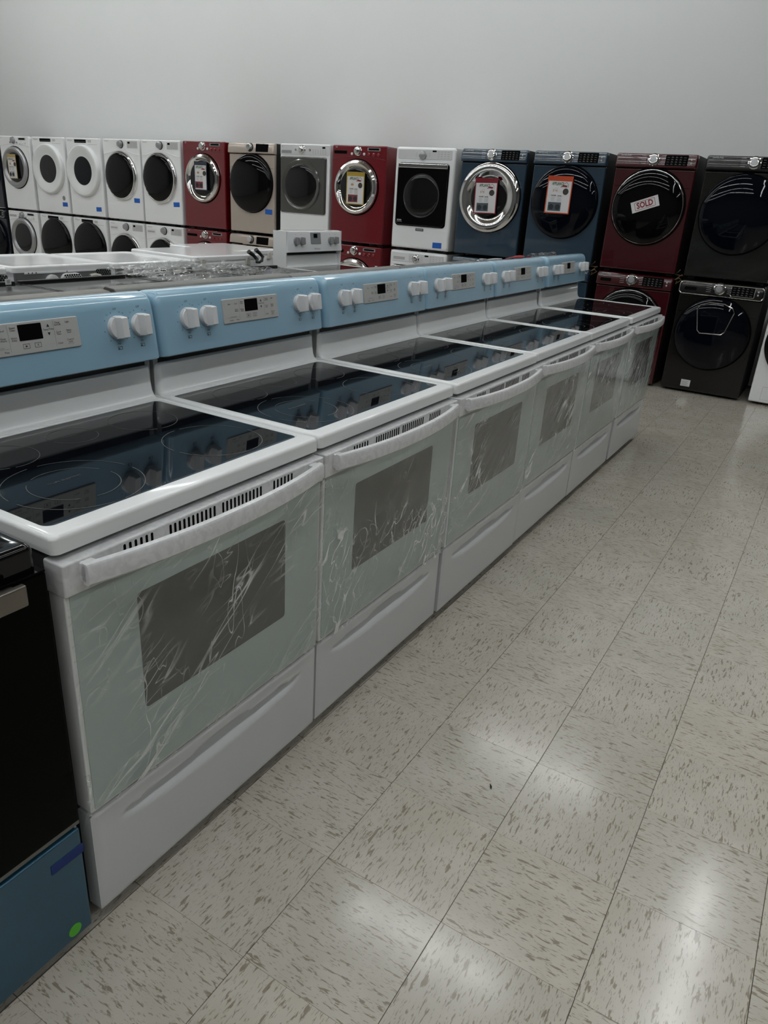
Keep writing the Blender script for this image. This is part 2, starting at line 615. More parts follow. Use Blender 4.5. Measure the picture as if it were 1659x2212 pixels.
floor = MB().box(X_FRONT, X_WALL, Y_R, Y_L, -0.12, -0.0025).build('floor', GROUT)
tag(floor, 'beige vinyl tile floor with brown flecks', None, kind='structure')
wall_back = MB().box(X_WALL, X_WALL + 0.15, Y_R, Y_L, 0, Z_C).build('wall_back', WALL)
wall_front = MB().box(X_FRONT - 0.15, X_FRONT, Y_R, Y_L, 0, Z_C).build('wall_front', WALL_DIM)
wall_left = MB().box(X_FRONT, X_WALL, Y_L, Y_L + 0.15, 0, Z_C).build('wall_left', WALL)
wall_right = MB().box(X_FRONT, X_WALL, Y_R - 0.15, Y_R, 0, Z_C).build('wall_right', WALL_DIM)
ceiling = MB().box(X_FRONT, X_WALL, Y_R, Y_L, Z_C, Z_C + 0.15).build('ceiling', CEIL)
for o, l in ((wall_back, 'pale grey painted wall behind the stacked washers'), (wall_front, 'pale grey painted wall'), (wall_left, 'pale grey painted wall'), (wall_right, 'pale grey painted wall'), (ceiling, 'pale grey ceiling with strip lights')):
    tag(o, l, kind='structure')


def project(p):
    d = Vector(p) - CAM_POS
    v = [sum(CAM_R[i][j] * d[j] for j in range(3)) for i in range(3)]
    if v[2] < 0.05:
        return None
    return 829.5 + FPX * v[0] / v[2], 1106 + FPX * v[1] / v[2], v[2]


tile_mesh = MB().slab(-PX / 2 + 0.0005, PX / 2 - 0.0005, -PY / 2 + 0.0005, PY / 2 - 0.0005, -0.0025, 0.0, 0.0004, 0.0006, 1).mesh('tile', TILE, smooth=False)
cells = []
rest = MB()
for i in range(-26, 24):
    for j in range(-27, 42):
        x0, y0 = JX + i * PX, JY + j * PY
        if x0 < X_FRONT or x0 + PX > X_WALL + 0.2 or y0 < Y_R or y0 + PY > Y_L:
            continue
        c = (x0 + PX / 2, y0 + PY / 2, 0)
        q = project(c)
        near = q is not None and -260 < q[0] < 1900 and 300 < q[1] < 2600 and j < 0 and c[0] < 6.75
        cells.append((q[2] if near else 1e9, c, (i + j) % 2))
cells.sort(key=lambda t: t[0])
n_tile = 0
for d, c, par in cells:
    if d < 1e8 and n_tile < 300:
        t = bpy.data.objects.new('tile', tile_mesh)
        COL.objects.link(t)
        t.parent = floor
        t.location = c
        t.rotation_euler = (0, 0, 0 if par else R(90))
        n_tile += 1
    elif c[0] + PX / 2 < X_WALL:
        rest.add([(c[0] - PX / 2 + 0.0008, c[1] - PY / 2 + 0.0008, 0), (c[0] + PX / 2 - 0.0008, c[1] - PY / 2 + 0.0008, 0), (c[0] + PX / 2 - 0.0008, c[1] + PY / 2 - 0.0008, 0), (c[0] - PX / 2 + 0.0008, c[1] + PY / 2 - 0.0008, 0)], [(0, 1, 2, 3)])
tag(rest.build('tile_field', TILE, floor, smooth=False), kind='stuff')

# ceiling strip lights (above the frame; seen only as reflections)
lamp_house = MB().slab(-0.075, 0.075, -0.6, 0.6, 0.0, 0.07, 0.01, 0.01, 2).mesh('housing', WHITE_PART)
lamp_tube = MB().box(-0.055, 0.055, -0.585, 0.585, -0.012, 0.0).mesh('diffuser', LAMP, smooth=False)


def ceiling_light(x, y, rz):
    o = empty('ceiling_light', (x, y, Z_C - 0.075), rz)
    tag(o, 'white fluorescent strip light fixed to the ceiling', 'light', 'ceiling strip lights in rows')
    for n, me in (('housing', lamp_house), ('diffuser', lamp_tube)):
        c = bpy.data.objects.new(n, me)
        COL.objects.link(c)
        c.parent = o


for x in (6.2, 3.5, 0.8, -2.0, -4.8):
    for k in range(9):
        ceiling_light(x, 0.55 + 1.26 * k, 0)
for y, n in ((-1.3, 9), (-4.0, 7)):  # the farther row is unseen, added to light the range fronts and aisle
    for k in range(n):
        ceiling_light((5.2 if y > -2 else 2.7) - 1.26 * k, y, R(90))

# ------------------------------------------------------------------ white glass-top ranges
W = 0.758
TILT = math.atan(0.13)


def face_matrix():
    """local frame on the sloping control panel: x along, z up the slope, y out of the panel"""
    return Matrix.Translation((0, 0.534, 1.034)) @ Matrix.Rotation(-TILT, 4, 'X')


def knob_mesh(m, r=0.030, M=None):
    b = MB(M)
    b.lathe([(r, 0.0), (r, -0.010), (r * 0.93, -0.013), (r * 0.6, -0.0135)], n=28)
    prof = []
    h, w, d = r * 0.97, 0.0095, 0.036
    for z, y in ((-h, -0.004), (-h * 0.98, -0.018), (-h * 0.9, -d + 0.004), (-h * 0.82, -d), (h * 0.82, -d), (h * 0.9, -d + 0.004), (h * 0.98, -0.018), (h, -0.004)):
        prof.append((y, z))
    ls = []
    for x, s in ((-w - 0.004, 0.55), (-w, 0.97), (-w + 0.002, 1.0), (w - 0.002, 1.0), (w, 0.97), (w + 0.004, 0.55)):
        ls.append([(x, y * s, z * (0.985 if s < 1 else 1)) for y, z in prof])
    b.loops(ls)
    return b


def make_range_meshes():
    D = {}
    # body and feet
    b = MB()
    b.box(0.006, W - 0.006, 0.03, 0.60, 0.03, 0.885)
    for x in (0.05, W - 0.05):
        for y in (0.08, 0.55):
            b.lathe([(0.018, 0), (0.018, 0.03)], n=10) if False else b.box(x - 0.018, x + 0.018, y - 0.018, y + 0.018, 0, 0.03)
    D['body'] = (b.mesh('body', DARK_SIDE), None)
    # cooktop frame
    k = 6
    b = MB()
    oy0, oy1 = -0.004, 0.60
    ls = [[(x, y, 0.882) for x, y in rr(0.004, W - 0.004, oy0 + 0.004, oy1, 0.010, k)],
          [(x, y, 0.884) for x, y in rr(0, W, oy0, oy1, 0.014, k)],
          [(x, y, 0.909) for x, y in rr(0, W, oy0, oy1, 0.014, k)]]
    for a in (30, 60, 90):
        d = 0.009 * (1 - math.cos(R(a)))
        ls.append([(x, y, 0.909 + 0.009 * math.sin(R(a))) for x, y in rr(d, W - d, oy0 + d, oy1 - d, 0.014, k)])
    ls.append([(x, y, 0.918) for x, y in rr(0.022, W - 0.022, 0.040, 0.545, 0.02, k)])
    ls.append([(x, y, 0.9145) for x, y in rr(0.026, W - 0.026, 0.044, 0.541, 0.017, k)])
    b.loops(ls, True, False)
    D['cooktop_frame'] = (b.mesh('cooktop_frame', WHITE), None)
    b = MB().slab(0.026, W - 0.026, 0.044, 0.541, 0.905, 0.9152, 0.017, 0.0005, 6)
    D['cooktop_glass'] = (b.mesh('cooktop_glass', BLACK_GLASS), None)
    # burner markings
    b = MB()

    def ring(cx, cy, r, a0=0, a1=360, t=0.0009):
        n = max(8, int((a1 - a0) / 6))
        vs, fs = [], []
        for i in range(n + 1):
            a = R(a0 + (a1 - a0) * i / n)
            vs.append((cx + (r - t) * math.cos(a), cy + (r - t) * math.sin(a), 0.9156))
            vs.append((cx + (r + t) * math.cos(a), cy + (r + t) * math.sin(a), 0.9156))
        for i in range(n):
            fs.append((2 * i, 2 * i + 1, 2 * i + 3, 2 * i + 2))
        b.add(vs, fs)
    for a0 in (5, 95, 185, 275):
        ring(0.19, 0.185, 0.135, a0, a0 + 80)
        ring(0.575, 0.18, 0.118, a0, a0 + 82)
    for a0 in (20, 140, 260):
        ring(0.19, 0.185, 0.088, a0, a0 + 100)
        ring(0.185, 0.425, 0.08, a0, a0 + 112)
        ring(0.575, 0.42, 0.085, a0, a0 + 112)
    ring(0.38, 0.44, 0.058, 10, 170)
    ring(0.38, 0.44, 0.058, 190, 350)
    vs, fs = text_geo('DUAL ELEMENT')
    b.add([(0.19 + x * 0.011, 0.215 + y * 0.011, 0.9156) for x, y, _ in vs], fs)
    vs, fs = text_geo('WARM ZONE')
    b.add([(0.38 + x * 0.009, 0.44 + y * 0.009, 0.9156) for x, y, _ in vs], fs)
    D['burner_marking'] = (b.mesh('burner_marking', RING, smooth=False), 'cooktop_glass')
    # rear upstand
    prof = [(0.538, 0.9165), (0.552, 0.9185), (0.562, 0.925), (0.568, 0.938), (0.572, 0.960), (0.576, 0.998), (0.578, 1.004), (0.581, 1.007), (0.586, 1.007), (0.586, 0.90), (0.538, 0.90)]
    D['upstand'] = (MB().prism(prof, 0.004, W - 0.004, 0.02, 0.012, 0.99).mesh('upstand', WHITE), None)
    b = MB().box(0.02, W - 0.02, 0.5865, 0.632, 0.90, 1.045)
    D['rear_riser'] = (b.mesh('rear_riser', BLACK), None)
    D['brackets'] = [MB().box(a_, a_ + 0.016, 0.585, 0.632, 0.90, 1.06).mesh('side_bracket', SIDE_GREY) for a_ in (0.004, W - 0.02)]
    # blue control panel
    prof = [(0.540, 1.030), (0.5345, 1.0335), (0.5345, 1.038), (0.545, 1.118), (0.5525, 1.172), (0.556, 1.184), (0.562, 1.194), (0.571, 1.2015), (0.583, 1.2055), (0.60, 1.2055), (0.622, 1.203), (0.634, 1.198), (0.634, 1.030)]
    D['control_panel'] = (MB().prism(prof, 0.0, W, 0.022, 0.02, 1.15).mesh('control_panel', BLUE_FILM), None)
    M = face_matrix()
    zc = 0.094
    x0, x1, z0, z1 = 0.248, 0.506, 0.0615, 0.134
    D['touch_console'] = (MB(M).plate(x0, x1, z0, z1, -0.0035, 0.003, 0.004, 0.0025, 3).mesh('touch_console', CONSOLE), 'control_panel')
    D['display'] = (MB(M).plate(0.345, 0.405, 0.092, 0.128, -0.0042, 0.0, 0.001, 0.0003, 1).mesh('display', VOID), 'touch_console')
    t = MB(M)
    y = -0.0040
    cx = lambda u: x0 + u * (x1 - x0)
    cz = lambda v: z1 - v * (z1 - z0)
    for s, u, v in (('Bake', .11, .22), ('Broil', .225, .22), ('Keep', .225, .45), ('Warm', .225, .52), ('Lasagna', .125, .87), ('Pizza', .235, .87),
                    ('Steam', .325, .16), ('Clean', .325, .23), ('Warm', .325, .47), ('Zone', .325, .54), ('Temp/Time', .675, .32),
                    ('Timer', .775, .14), ('Set/Off', .775, .21), ('Light', .88, .15), ('Cook', .775, .44), ('Time', .775, .51), ('Delay', .885, .42), ('Start', .885, .49),
                    ('Clock', .775, .80), ('Control', .885, .72), ('Lock', .885, .79)):
        t.text(s, cx(u), cz(v), y, 0.0062, 0.95)
    for u in (.43, .545):
        t.frame(cx(u) - 0.0085, cx(u) + 0.0085, cz(.83), cz(.68), y, 0.0008)
    t.add([(cx(.42), y, cz(.79)), (cx(.42), y, cz(.72)), (cx(.446), y, cz(.755))], [(0, 1, 2)])
    t.text('X', cx(.545), cz(.755), y, 0.008)
    for v, s in ((.20, 1), (.46, -1)):
        zz = cz(v)
        t.add([(cx(.66), y, zz - 0.003 * s), (cx(.69), y, zz - 0.003 * s), (cx(.675), y, zz + 0.004 * s)], [(0, 1, 2)])
        t.add([(cx(.666), y - .0002, zz - 0.0022 * s), (cx(.684), y - .0002, zz - 0.0022 * s), (cx(.675), y - .0002, zz + 0.002 * s)], [(0, 1, 2)])
    D['printed_legend'] = (t.mesh('printed_legend', INK, smooth=False), 'touch_console')
    t = MB(M)
    for u in (.275, .73):
        t.rect(cx(u), cx(u) + 0.0007, z0 + 0.008, z1 - 0.004, y)
    t.rect(cx(.08), cx(.265), cz(.78), cz(.772), y)
    t.text('FROZEN BAKE', cx(.17), cz(.735), y, 0.0045)
    t.text('Hold 3 sec', cx(.885), cz(.85), y, 0.0042)
    D['printed_line'] = (t.mesh('printed_line', INK_GREY, smooth=False), 'touch_console')
    # knob dial marks
    t = MB(M)
    KX = (0.105, 0.181, 0.621, 0.696)
    for kx in KX:
        t.text('OFF', kx, zc + 0.046, -0.0006, 0.0075)
        for a in range(-140, 141, 40):
            if abs(a) > 5:
                rad = 0.040
                px, pz = kx + rad * math.sin(R(a)), zc + rad * math.cos(R(a))
                t.rect(px - 0.001, px + 0.001, pz - 0.0012, pz + 0.0012, -0.0006)
        t.text('Lo', kx - 0.026, zc + 0.034, -0.0006, 0.0058)
        t.text('Hi', kx + 0.024, zc + 0.034, -0.0006, 0.0058)
        t.text('Med', kx, zc - 0.041, -0.0006, 0.0058)
        t.frame(kx - 0.007, kx + 0.007, zc - 0.056, zc - 0.048, -0.0006, 0.001)
        t.rect(kx - 0.005, kx - 0.002, zc - 0.0545, zc - 0.0515, -0.0006)
    D['dial_marks'] = (t.mesh('dial_marks', INK, smooth=False), 'control_panel')
    D['knobs'] = [(knob_mesh(WHITE_PART, M=M @ Matrix.Translation((kx, 0, zc))).mesh('knob', WHITE_PART), 'control_panel') for kx in KX]
    # oven door
    b = MB().plate(0.003, W - 0.003, 0.312, 0.868, -0.013, 0.028, 0.004, 0.003, 3)
    D['oven_door'] = (b.mesh('oven_door', WHITE), None)
    b = MB().plate(0.001, W - 0.001, 0.806, 0.871, -0.021, 0.029, 0.004, 0.0045, 3)
    D['door_trim'] = (b.mesh('door_trim', WRAP), 'oven_door')
    b = MB().plate(0.012, W - 0.010, 0.318, 0.806, -0.0155, -0.012, 0.003, 0.001, 3)
    D['door_glass'] = (b.mesh('door_glass', GREEN_GLASS), 'oven_door')
    b = MB().plate(0.155, 0.610, 0.478, 0.748, -0.0160, -0.0150, 0.010, 0.0002, 4)
    D['door_window'] = (b.mesh('door_window', OVEN_WINDOW), 'oven_door')
    slot = MB().plate(-0.0028, 0.0028, 0.840, 0.864, -0.0216, -0.0200, 0.0026, 0.0002, 3).mesh('vent_slot', VOID)
    D['slots'] = (slot, [xa + (xb - xa) * i / (n - 1) for xa, xb, n in ((0.132, 0.197, 6), (0.244, 0.366, 11), (0.392, 0.514, 11), (0.561, 0.626, 6)) for i in range(n)])
    # bowed handle
    ls = []
    n = 22
    for i in range(n + 1):
        u = -1 + 2 * i / n
        x = 0.378 + 0.345 * u
        yo = -0.030 - 0.036 * (1 - abs(u) ** 2.2)
        sec = [(yo, 0.826), (yo - 0.012, 0.8265), (yo - 0.016, 0.831), (yo - 0.0165, 0.846), (yo - 0.015, 0.8625), (yo - 0.011, 0.867), (yo, 0.8675), (yo + 0.004, 0.846)]
        ls.append([(x, p[0], p[1]) for p in sec])
    b = MB().loops(ls)
    b.plate(0.033, 0.062, 0.828, 0.866, -0.040, -0.015, 0.004, 0.003, 2)
    b.plate(W - 0.066, W - 0.035, 0.828, 0.866, -0.040, -0.015, 0.004, 0.003, 2)
    D['door_handle'] = (b.mesh('door_handle', WRAP), 'oven_door')
    # storage drawer with scooped pull
    nx, nz = 72, 40
    vs, fs = [], []
    xa, xb, za, zb = 0.002, W - 0.002, 0.042, 0.304
    for j in range(nz + 1):
        for i in range(nx + 1):
            x = xa + (xb - xa) * i / nx
            z = za + (zb - za) * j / nz
            y = -0.012
            u = (x - 0.378) / 0.305
            if abs(u) < 1:
                zt = 0.262 - 0.012 * u * u
                zl = zt - 0.046 * (1 - u * u) ** 0.55
                if zl < z <= zt + 0.004:
                    f = min((z - zl) / max(zt - zl, 1e-4), 1.0)
                    edge = 1 - max(0, (z - zt) / 0.004)
                    y += 0.032 * f * (1 - u ** 4) * edge
            e = min(x - xa, xb - x, z - za, zb - z)
            if e < 0.004:
                y += 0.004 * (1 - math.sqrt(max(0, 1 - (1 - e / 0.004) ** 2)))
            vs.append((x, y, z))
    for j in range(nz):
        for i in range(nx):
            a = j * (nx + 1) + i
            fs.append((a, a + 1, a + nx + 2, a + nx + 1))
    b = MB().add(vs, fs)
    b.box(xa, xb, 0.0255, 0.0285, za, zb)
    b.box(xa, xa + 0.003, -0.0085, 0.026, za, zb).box(xb - 0.003, xb, -0.0085, 0.026, za, zb).box(xa, xb, -0.0085, 0.026, za, za + 0.003).box(xa, xb, -0.0085, 0.026, zb - 0.003, zb)
    D['storage_drawer'] = (b.mesh('storage_drawer', DRAWER_WHITE, angle=60), None)
    return D


RANGE = make_range_meshes()


def film_mesh(seed, drawer):
    rnd = random.Random(seed)
    from mathutils import noise
    nx, nz = 76, 84
    z0, z1 = 0.314, 0.862
    vs, fs = [], []
    ox = rnd.uniform(0, 50)
    for j in range(nz + 1):
        for i in range(nx + 1):
            x = -0.001 + (W + 0.002) * i / nx
            z = z0 + (z1 - z0) * j / nz
            p = Vector((x * 0.62 + z * 0.62, x * 0.35 - z * 0.35, 0))
            w = noise.noise(Vector((p.x * 5.0 + ox, p.y * 28, 1.3)))
            w2 = noise.noise(Vector((x * 4 + ox, z * 4, 5.1)))
            amp = 0.0035 * (0.35 + max(0, w2 + 0.3))
            y = -0.0245 - abs(w) * amp * 1.6 - 0.004 * max(0, w2)
            e = min(x, W - x)
            if e < 0.02:
                y += 0.004 * (1 - e / 0.02)
            if z > 0.80:
                u = (x - 0.378) / 0.36
                y = min(y, -0.0245 - (0.028 + 0.012 * (1 - u * u)) * 0) - 0.0
            if drawer and z < 0.318:
                y += 0.003
            vs.append((x, y, z))
    for j in range(nz):
        for i in range(nx):
            a = j * (nx + 1) + i
            if vs[a][2] > 0.80:
                continue
            fs.append((a, a + 1, a + nx + 2, a + nx + 1))
    return MB().add(vs, fs)


def make_range(x, y, rz, label, seed, film=True, drawer=False):
    o = empty('electric_range', (x, y, 0), rz)
    tag(o, label, 'range', 'row of white electric ranges')
    P = {}
    for n, v in RANGE.items():
        if n in ('knobs', 'slots', 'brackets'):
            continue
        me, par = v
        c = bpy.data.objects.new(n, me)
        COL.objects.link(c)
        c.parent = P[par] if par else o
        P[n] = c
    # console parts live at the third level only through the panel
    for n in ('display', 'printed_legend', 'printed_line'):
        P[n].parent = P['control_panel']
    for me in RANGE['brackets']:
        c = bpy.data.objects.new('side_bracket', me)
        COL.objects.link(c)
        c.parent = o
    for sx in RANGE['slots'][1]:
        c = bpy.data.objects.new('vent_slot', RANGE['slots'][0])
        COL.objects.link(c)
        c.parent = P['oven_door']
        c.location = (sx, 0, 0)
    for me, par in RANGE['knobs']:
        c = bpy.data.objects.new('knob', me)
        COL.objects.link(c)
        c.parent = P[par]
    P['control_panel']['label'] = 'control panel under light blue protective film'
    if film:
        f = film_mesh(seed, drawer).build('plastic_film', FILM_CRUMPLED if seed in (12, 15, 16) else FILM, o, angle=80)
        f['label'] = 'clear wrinkled plastic film over the oven door'
    return o


ords = ['white glass-top electric range with blue-filmed panel, right beside the black range',
        'white glass-top electric range with blue-filmed panel, second from the black range',
        'white glass-top electric range with blue-filmed panel, third from the black range',
        'white glass-top electric range with blue-filmed panel, fourth from the black range',
        'white glass-top electric range with blue-filmed panel, last but one towards the red washer',
        'white glass-top electric range with blue-filmed panel, at the row end facing the red washer']
for i, (x, y, rz) in enumerate(((0.006, 0.0, 0.0), (0.772, 0.002, 0.0), (1.545, -0.002, 0.0), (2.306, 0.002, 0.0), (3.068, 0.0, 0.0), (3.862, -0.002, 0.0))):
    make_range(x, y, rz, ords[i], 11 + i, True, i == 0)

# loose twisted end of film beside the first range
b = MB()
pth = [(0.004, -0.022, 0.420), (-0.004, -0.040, 0.405), (-0.012, -0.046, 0.392), (-0.017, -0.050, 0.380), (-0.026, -0.055, 0.366), (-0.036, -0.060, 0.352), (-0.046, -0.064, 0.345)]
b.tube(pth, [0.006, 0.005, 0.0065, 0.0025, 0.0035, 0.002, 0.001], 6)
o = b.build('film_scrap', FILM_LOOSE)
tag(o, 'twisted scrap of clear film hanging off the first white range', 'plastic film')

# ------------------------------------------------------------------ black range on the near side
X0 = -0.775
o = empty('black_range', (X0, 0, 0))
tag(o, 'black gas range with steel handle and blue-filmed lower drawer', 'range')
BW = 0.757
MB().box(0.004, BW - 0.004, 0.03, 0.62, 0.02, 0.885).build('body', BLACK, o)
b = MB()
ls = [[(x, y, 0.868) for x, y in rr(0, BW - 0.006, 0.0, 0.62, 0.012)], [(x, y, 0.910) for x, y in rr(0, BW - 0.006, 0.0, 0.62, 0.012)]]
for a in (30, 60, 90):
    d = 0.01 * (1 - math.cos(R(a)))
    ls.append([(x, y, 0.910 + 0.01 * math.sin(R(a))) for x, y in rr(d, BW - 0.006 - d, d, 0.62 - d, 0.012)])
ls.append([(x, y, 0.919) for x, y in rr(0.045, BW - 0.05, 0.05, 0.58, 0.05)])
ls.append([(x, y, 0.907) for x, y in rr(0.060, BW - 0.065, 0.065, 0.565, 0.045)])
b.loops(ls)
b.build('cooktop', BLACK_ENAMEL, o)
MB().plate(0.0, BW, 0.870, 0.874, -0.012, 0.03, 0.001, 0.001, 2).plate(0.0, BW + 0.002, 0.318, 0.868, -0.010, 0.028, 0.004, 0.003, 3).build('oven_door', DOOR_BLACK, o)
hd = MB()
hd.plate(0.05, BW - 0.050, 0.836, 0.874, -0.036, -0.026, 0.003, 0.003, 2)
hd.plate(0.06, 0.09, 0.842, 0.868, -0.028, -0.008, 0.003, 0.002, 2)
hd.plate(BW - 0.09, BW - 0.06, 0.842, 0.868, -0.028, -0.008, 0.003, 0.002, 2)
c = hd.build('door_handle', STEEL, o)
c['label'] = 'brushed steel handle bar'
MB().box(BW - 0.008, BW - 0.004, -0.006, 0.03, 0.05, 0.83).build('door_edge', SIDE_GREY, o)
MB().box(0.0, BW, -0.011, -0.008, 0.312, 0.320).build('door_lower_edge', STEEL_GREY, o)
c = MB().plate(0.0, BW - 0.002, 0.034, 0.302, -0.013, 0.028, 0.003, 0.004, 2).build('storage_drawer', BLUE_DARK, o)
c['label'] = 'lower drawer under dark blue film'
for kx in (0.12, 0.26, 0.5, 0.64):
    b = MB()
    for a in range(2):
        b.box(kx - 0.08 + a * 0.15, kx - 0.07 + a * 0.15, 0.08, 0.55, 0.925, 0.94)
    b.box(kx - 0.08, kx + 0.08, 0.30, 0.31, 0.925, 0.94)
    for yy in (0.085, 0.54):
        b.box(kx - 0.08, kx - 0.07, yy, yy + 0.01, 0.905, 0.93)
        b.box(kx + 0.07, kx + 0.08, yy, yy + 0.01, 0.905, 0.93)
    if kx < 0.55:
        b.build('burner_grate', RUBBER, o)
t = MB().plate(-0.018 - 0.072, -0.018, 0.240, 0.262, -0.0145, -0.0128, 0.001, 0.0003, 1).build('painter_tape', TAPE_DARK)
tag(t, 'dark blue tape strip on the blue drawer of the black range', 'tape')
t = MB().lathe([(0.0145, 0.0), (0.0145, -0.001), (0.013, -0.0013)], c=(-0.060, -0.0130, 0.058), n=28).build('round_sticker', GREEN_DOT)
tag(t, 'bright green round sticker on the blue drawer', 'sticker')

# ------------------------------------------------------------------ second row: ranges standing back to back with the white ones
BGP = [(0.640, 1.0), (0.640, 1.184), (0.643, 1.192), (0.651, 1.197), (0.684, 1.200), (0.690, 1.198), (0.693, 1.191), (0.693, 1.0)]


def rear_range(x, w, m, label, zoff=0.0, print_back=False):
    o = empty('rear_range', (x, 0, zoff))
    tag(o, label, 'range', 'ranges backed onto the white row')
    MB().box(0.004, w - 0.004, 0.65, 1.28, 0.02 - zoff, 0.89 - zoff).build('body', DARK_SIDE, o)
    MB().slab(0.0, w, 0.65, 1.31, 0.885 - zoff, 0.915 - zoff, 0.012, 0.006).build('cooktop', BLACK_ENAMEL, o)
    MB().slab(0.03, w - 0.03, 0.74, 1.27, 0.912 - zoff, 0.9165 - zoff, 0.012, 0.001).build('cooktop_glass', BLACK_GLASS, o)
    MB().prism([(y, z if z > 1.05 else 0.9) for y, z in BGP], 0.002, w - 0.002, 0.0, 0.003, 1.1).build('backguard', m, o)
    MB().plate(0.0, w, 0.30, 0.87, 1.275, 1.31, 0.005, 0.004).build('oven_door', DOOR_BLACK, o)
    if print_back:
        t = MB()
        t.rect(0.12, 0.17, 1.177, 1.182, 0.6395)
        t.text('WARNING: SEE INSTALLATION INSTRUCTIONS', 0.30, 1.179, 0.6395, 0.012, 0.8)
        t.build('back_print', INK, o, smooth=False)


rear_range(-0.055, 0.757, STEEL_TOP, 'steel-topped range backed onto the white range beside the black one', 0.005)
rear_range(0.710, 0.757, STEEL_GREY, 'grey-backed range with dark print along its top edge', 0.010, True)
rear_range(1.480, 0.757, STEEL_GREY, 'plain grey-backed range in front of the white range with grey knobs', 0.006)
rear_range(2.245, 0.757, DARK_STEEL, 'dark grey-backed range behind the fourth blue-filmed panel', 0.004)
rear_range(3.010, 0.757, BLACK, 'black-backed range with loose bits on its top, behind the blue panels', -0.006)
rear_range(3.775, 0.757, BLACK, 'black-backed range carrying a clear bag, at the row end', -0.010)

# loose things on the black backguards
b = MB()
pts = []
rnd = random.Random(3)
for i in range(15):
    u = i / 14
    pts.append([(3.84 + 0.44 * u, 0.667 + 0.020 * math.cos(2 * math.pi * k / 10) * (1 - 0.3 * rnd.random()), 1.2045 + 0.014 * math.sin(2 * math.pi * k / 10) * (0.5 + 0.5 * rnd.random()) + (0.004 * rnd.random())) for k in range(10)])
b.loops(pts)
o = b.build('plastic_bag', FILM_LOOSE, angle=20)
tag(o, 'rolled clear plastic bag lying on the black backguard', 'plastic bag')
b = MB()
b.tube([(4.275, 0.655, 1.196), (4.30, 0.662, 1.198), (4.31, 0.68, 1.196)], 0.005, 6)
b.tube([(3.835, 0.655, 1.196), (3.82, 0.662, 1.198), (3.815, 0.68, 1.196)], 0.005, 6)
b.build('bag_tie', RED, o)['label'] = 'red tie on the rolled clear bag'
b = MB()
b.tube([(3.30, 0.60, 1.2105), (3.40, 0.60, 1.2145), (3.46, 0.605, 1.2135), (3.52, 0.598, 1.2145), (3.58, 0.604, 1.2135)], [0.002, 0.003, 0.007, 0.008, 0.004], 7)
o = b.build('red_clip', mat('red_plastic', (0.5, 0.02, 0.02), 0.35))
tag(o, 'small red plastic clip on top of the blue-filmed panels', 'clip')
b = MB()
b.plate(3.02, 3.06, 1.2065, 1.216, 0.605, 0.63, 0.003, 0.002, 2)
b.plate(3.06, 3.085, 1.2065, 1.212, 0.61, 0.625, 0.003, 0.002, 2)
o = b.build('plug_fitting', SILVER)
tag(o, 'small grey fitting resting between two blue-filmed panels', 'fitting')
b = MB()
b.tube([(3.15, 0.667, 1.2005), (3.25, 0.662, 1.2015), (3.33, 0.672, 1.2), (3.40, 0.664, 1.2005)], [0.002, 0.006, 0.006, 0.002], 6)
o = b.build('screw_packet', PAPER)
tag(o, 'thin pale packet lying on the black backguard', 'packet')

# ------------------------------------------------------------------ third row: slide-in ranges, white range, backs of washers
def slide_in(x, label):
    o = empty('slide_in_range', (x, 2.27, 0))
    tag(o, label, 'range', 'black slide-in ranges')
    w = 0.752
    MB().box(0.004, w - 0.004, 0.02, 0.65, 0.02, 0.89).build('body', BLACK, o)
    MB().plate(0.0, w, 0.30, 0.86, -0.01, 0.03, 0.005, 0.004).build('oven_door', DOOR_BLACK, o)
    b = MB()
    ls = [[(a, y, 0.885) for a, y in rr(0, w, 0, 0.66, 0.008)], [(a, y, 0.914) for a, y in rr(0, w, 0, 0.66, 0.008)], [(a, y, 0.918) for a, y in rr(0.004, w - 0.004, 0.004, 0.656, 0.008)],
          [(a, y, 0.918) for a, y in rr(0.014, w - 0.014, 0.03, 0.62, 0.008)], [(a, y, 0.914) for a, y in rr(0.016, w - 0.016, 0.032, 0.618, 0.008)]]
    b.loops(ls)
    b.build('cooktop_frame', BLACK_ENAMEL, o)
    MB().slab(0.017, w - 0.017, 0.034, 0.616, 0.91, 0.9165, 0.008, 0.0005).build('cooktop_glass', DIM_GLASS, o)
    MB().slab(0.01, w - 0.01, 0.625, 0.655, 0.915, 0.929, 0.004, 0.003).build('rear_trim', BLACK, o)
    h = MB().tube([(0.05, -0.055, 0.80), (w / 2, -0.06, 0.80), (w - 0.05, -0.055, 0.80)], 0.012, 8)
    h.box(0.06, 0.08, -0.05, -0.005, 0.79, 0.81).box(w - 0.08, w - 0.06, -0.05, -0.005, 0.79, 0.81)
    h.build('door_handle', STEEL, o)
    return o


slide_in(1.155, 'black slide-in range with a white tag, in front of the near washer back')
slide_in(1.915, 'black slide-in range with bare glass top, in front of the vented washer back')
slide_in(2.675, 'black slide-in range under a crumpled sheet of clear film')
slide_in(3.435, 'black slide-in range beside the white range with grey knobs')
t = MB().plate(1.815, 1.85, 0.9195, 0.95, 2.86, 2.8615, 0.001, 0.0003, 1).build('paper_tag', PAPER)
t2 = MB()
for i in range(5):
    t2.rect(1.825 + 0.004 * i, 1.8265 + 0.004 * i, 0.925, 0.944, 2.8594)
t2.build('tag_print', INK, t, smooth=False)
tag(t, 'small white barcode tag standing on the black slide-in range', 'tag')

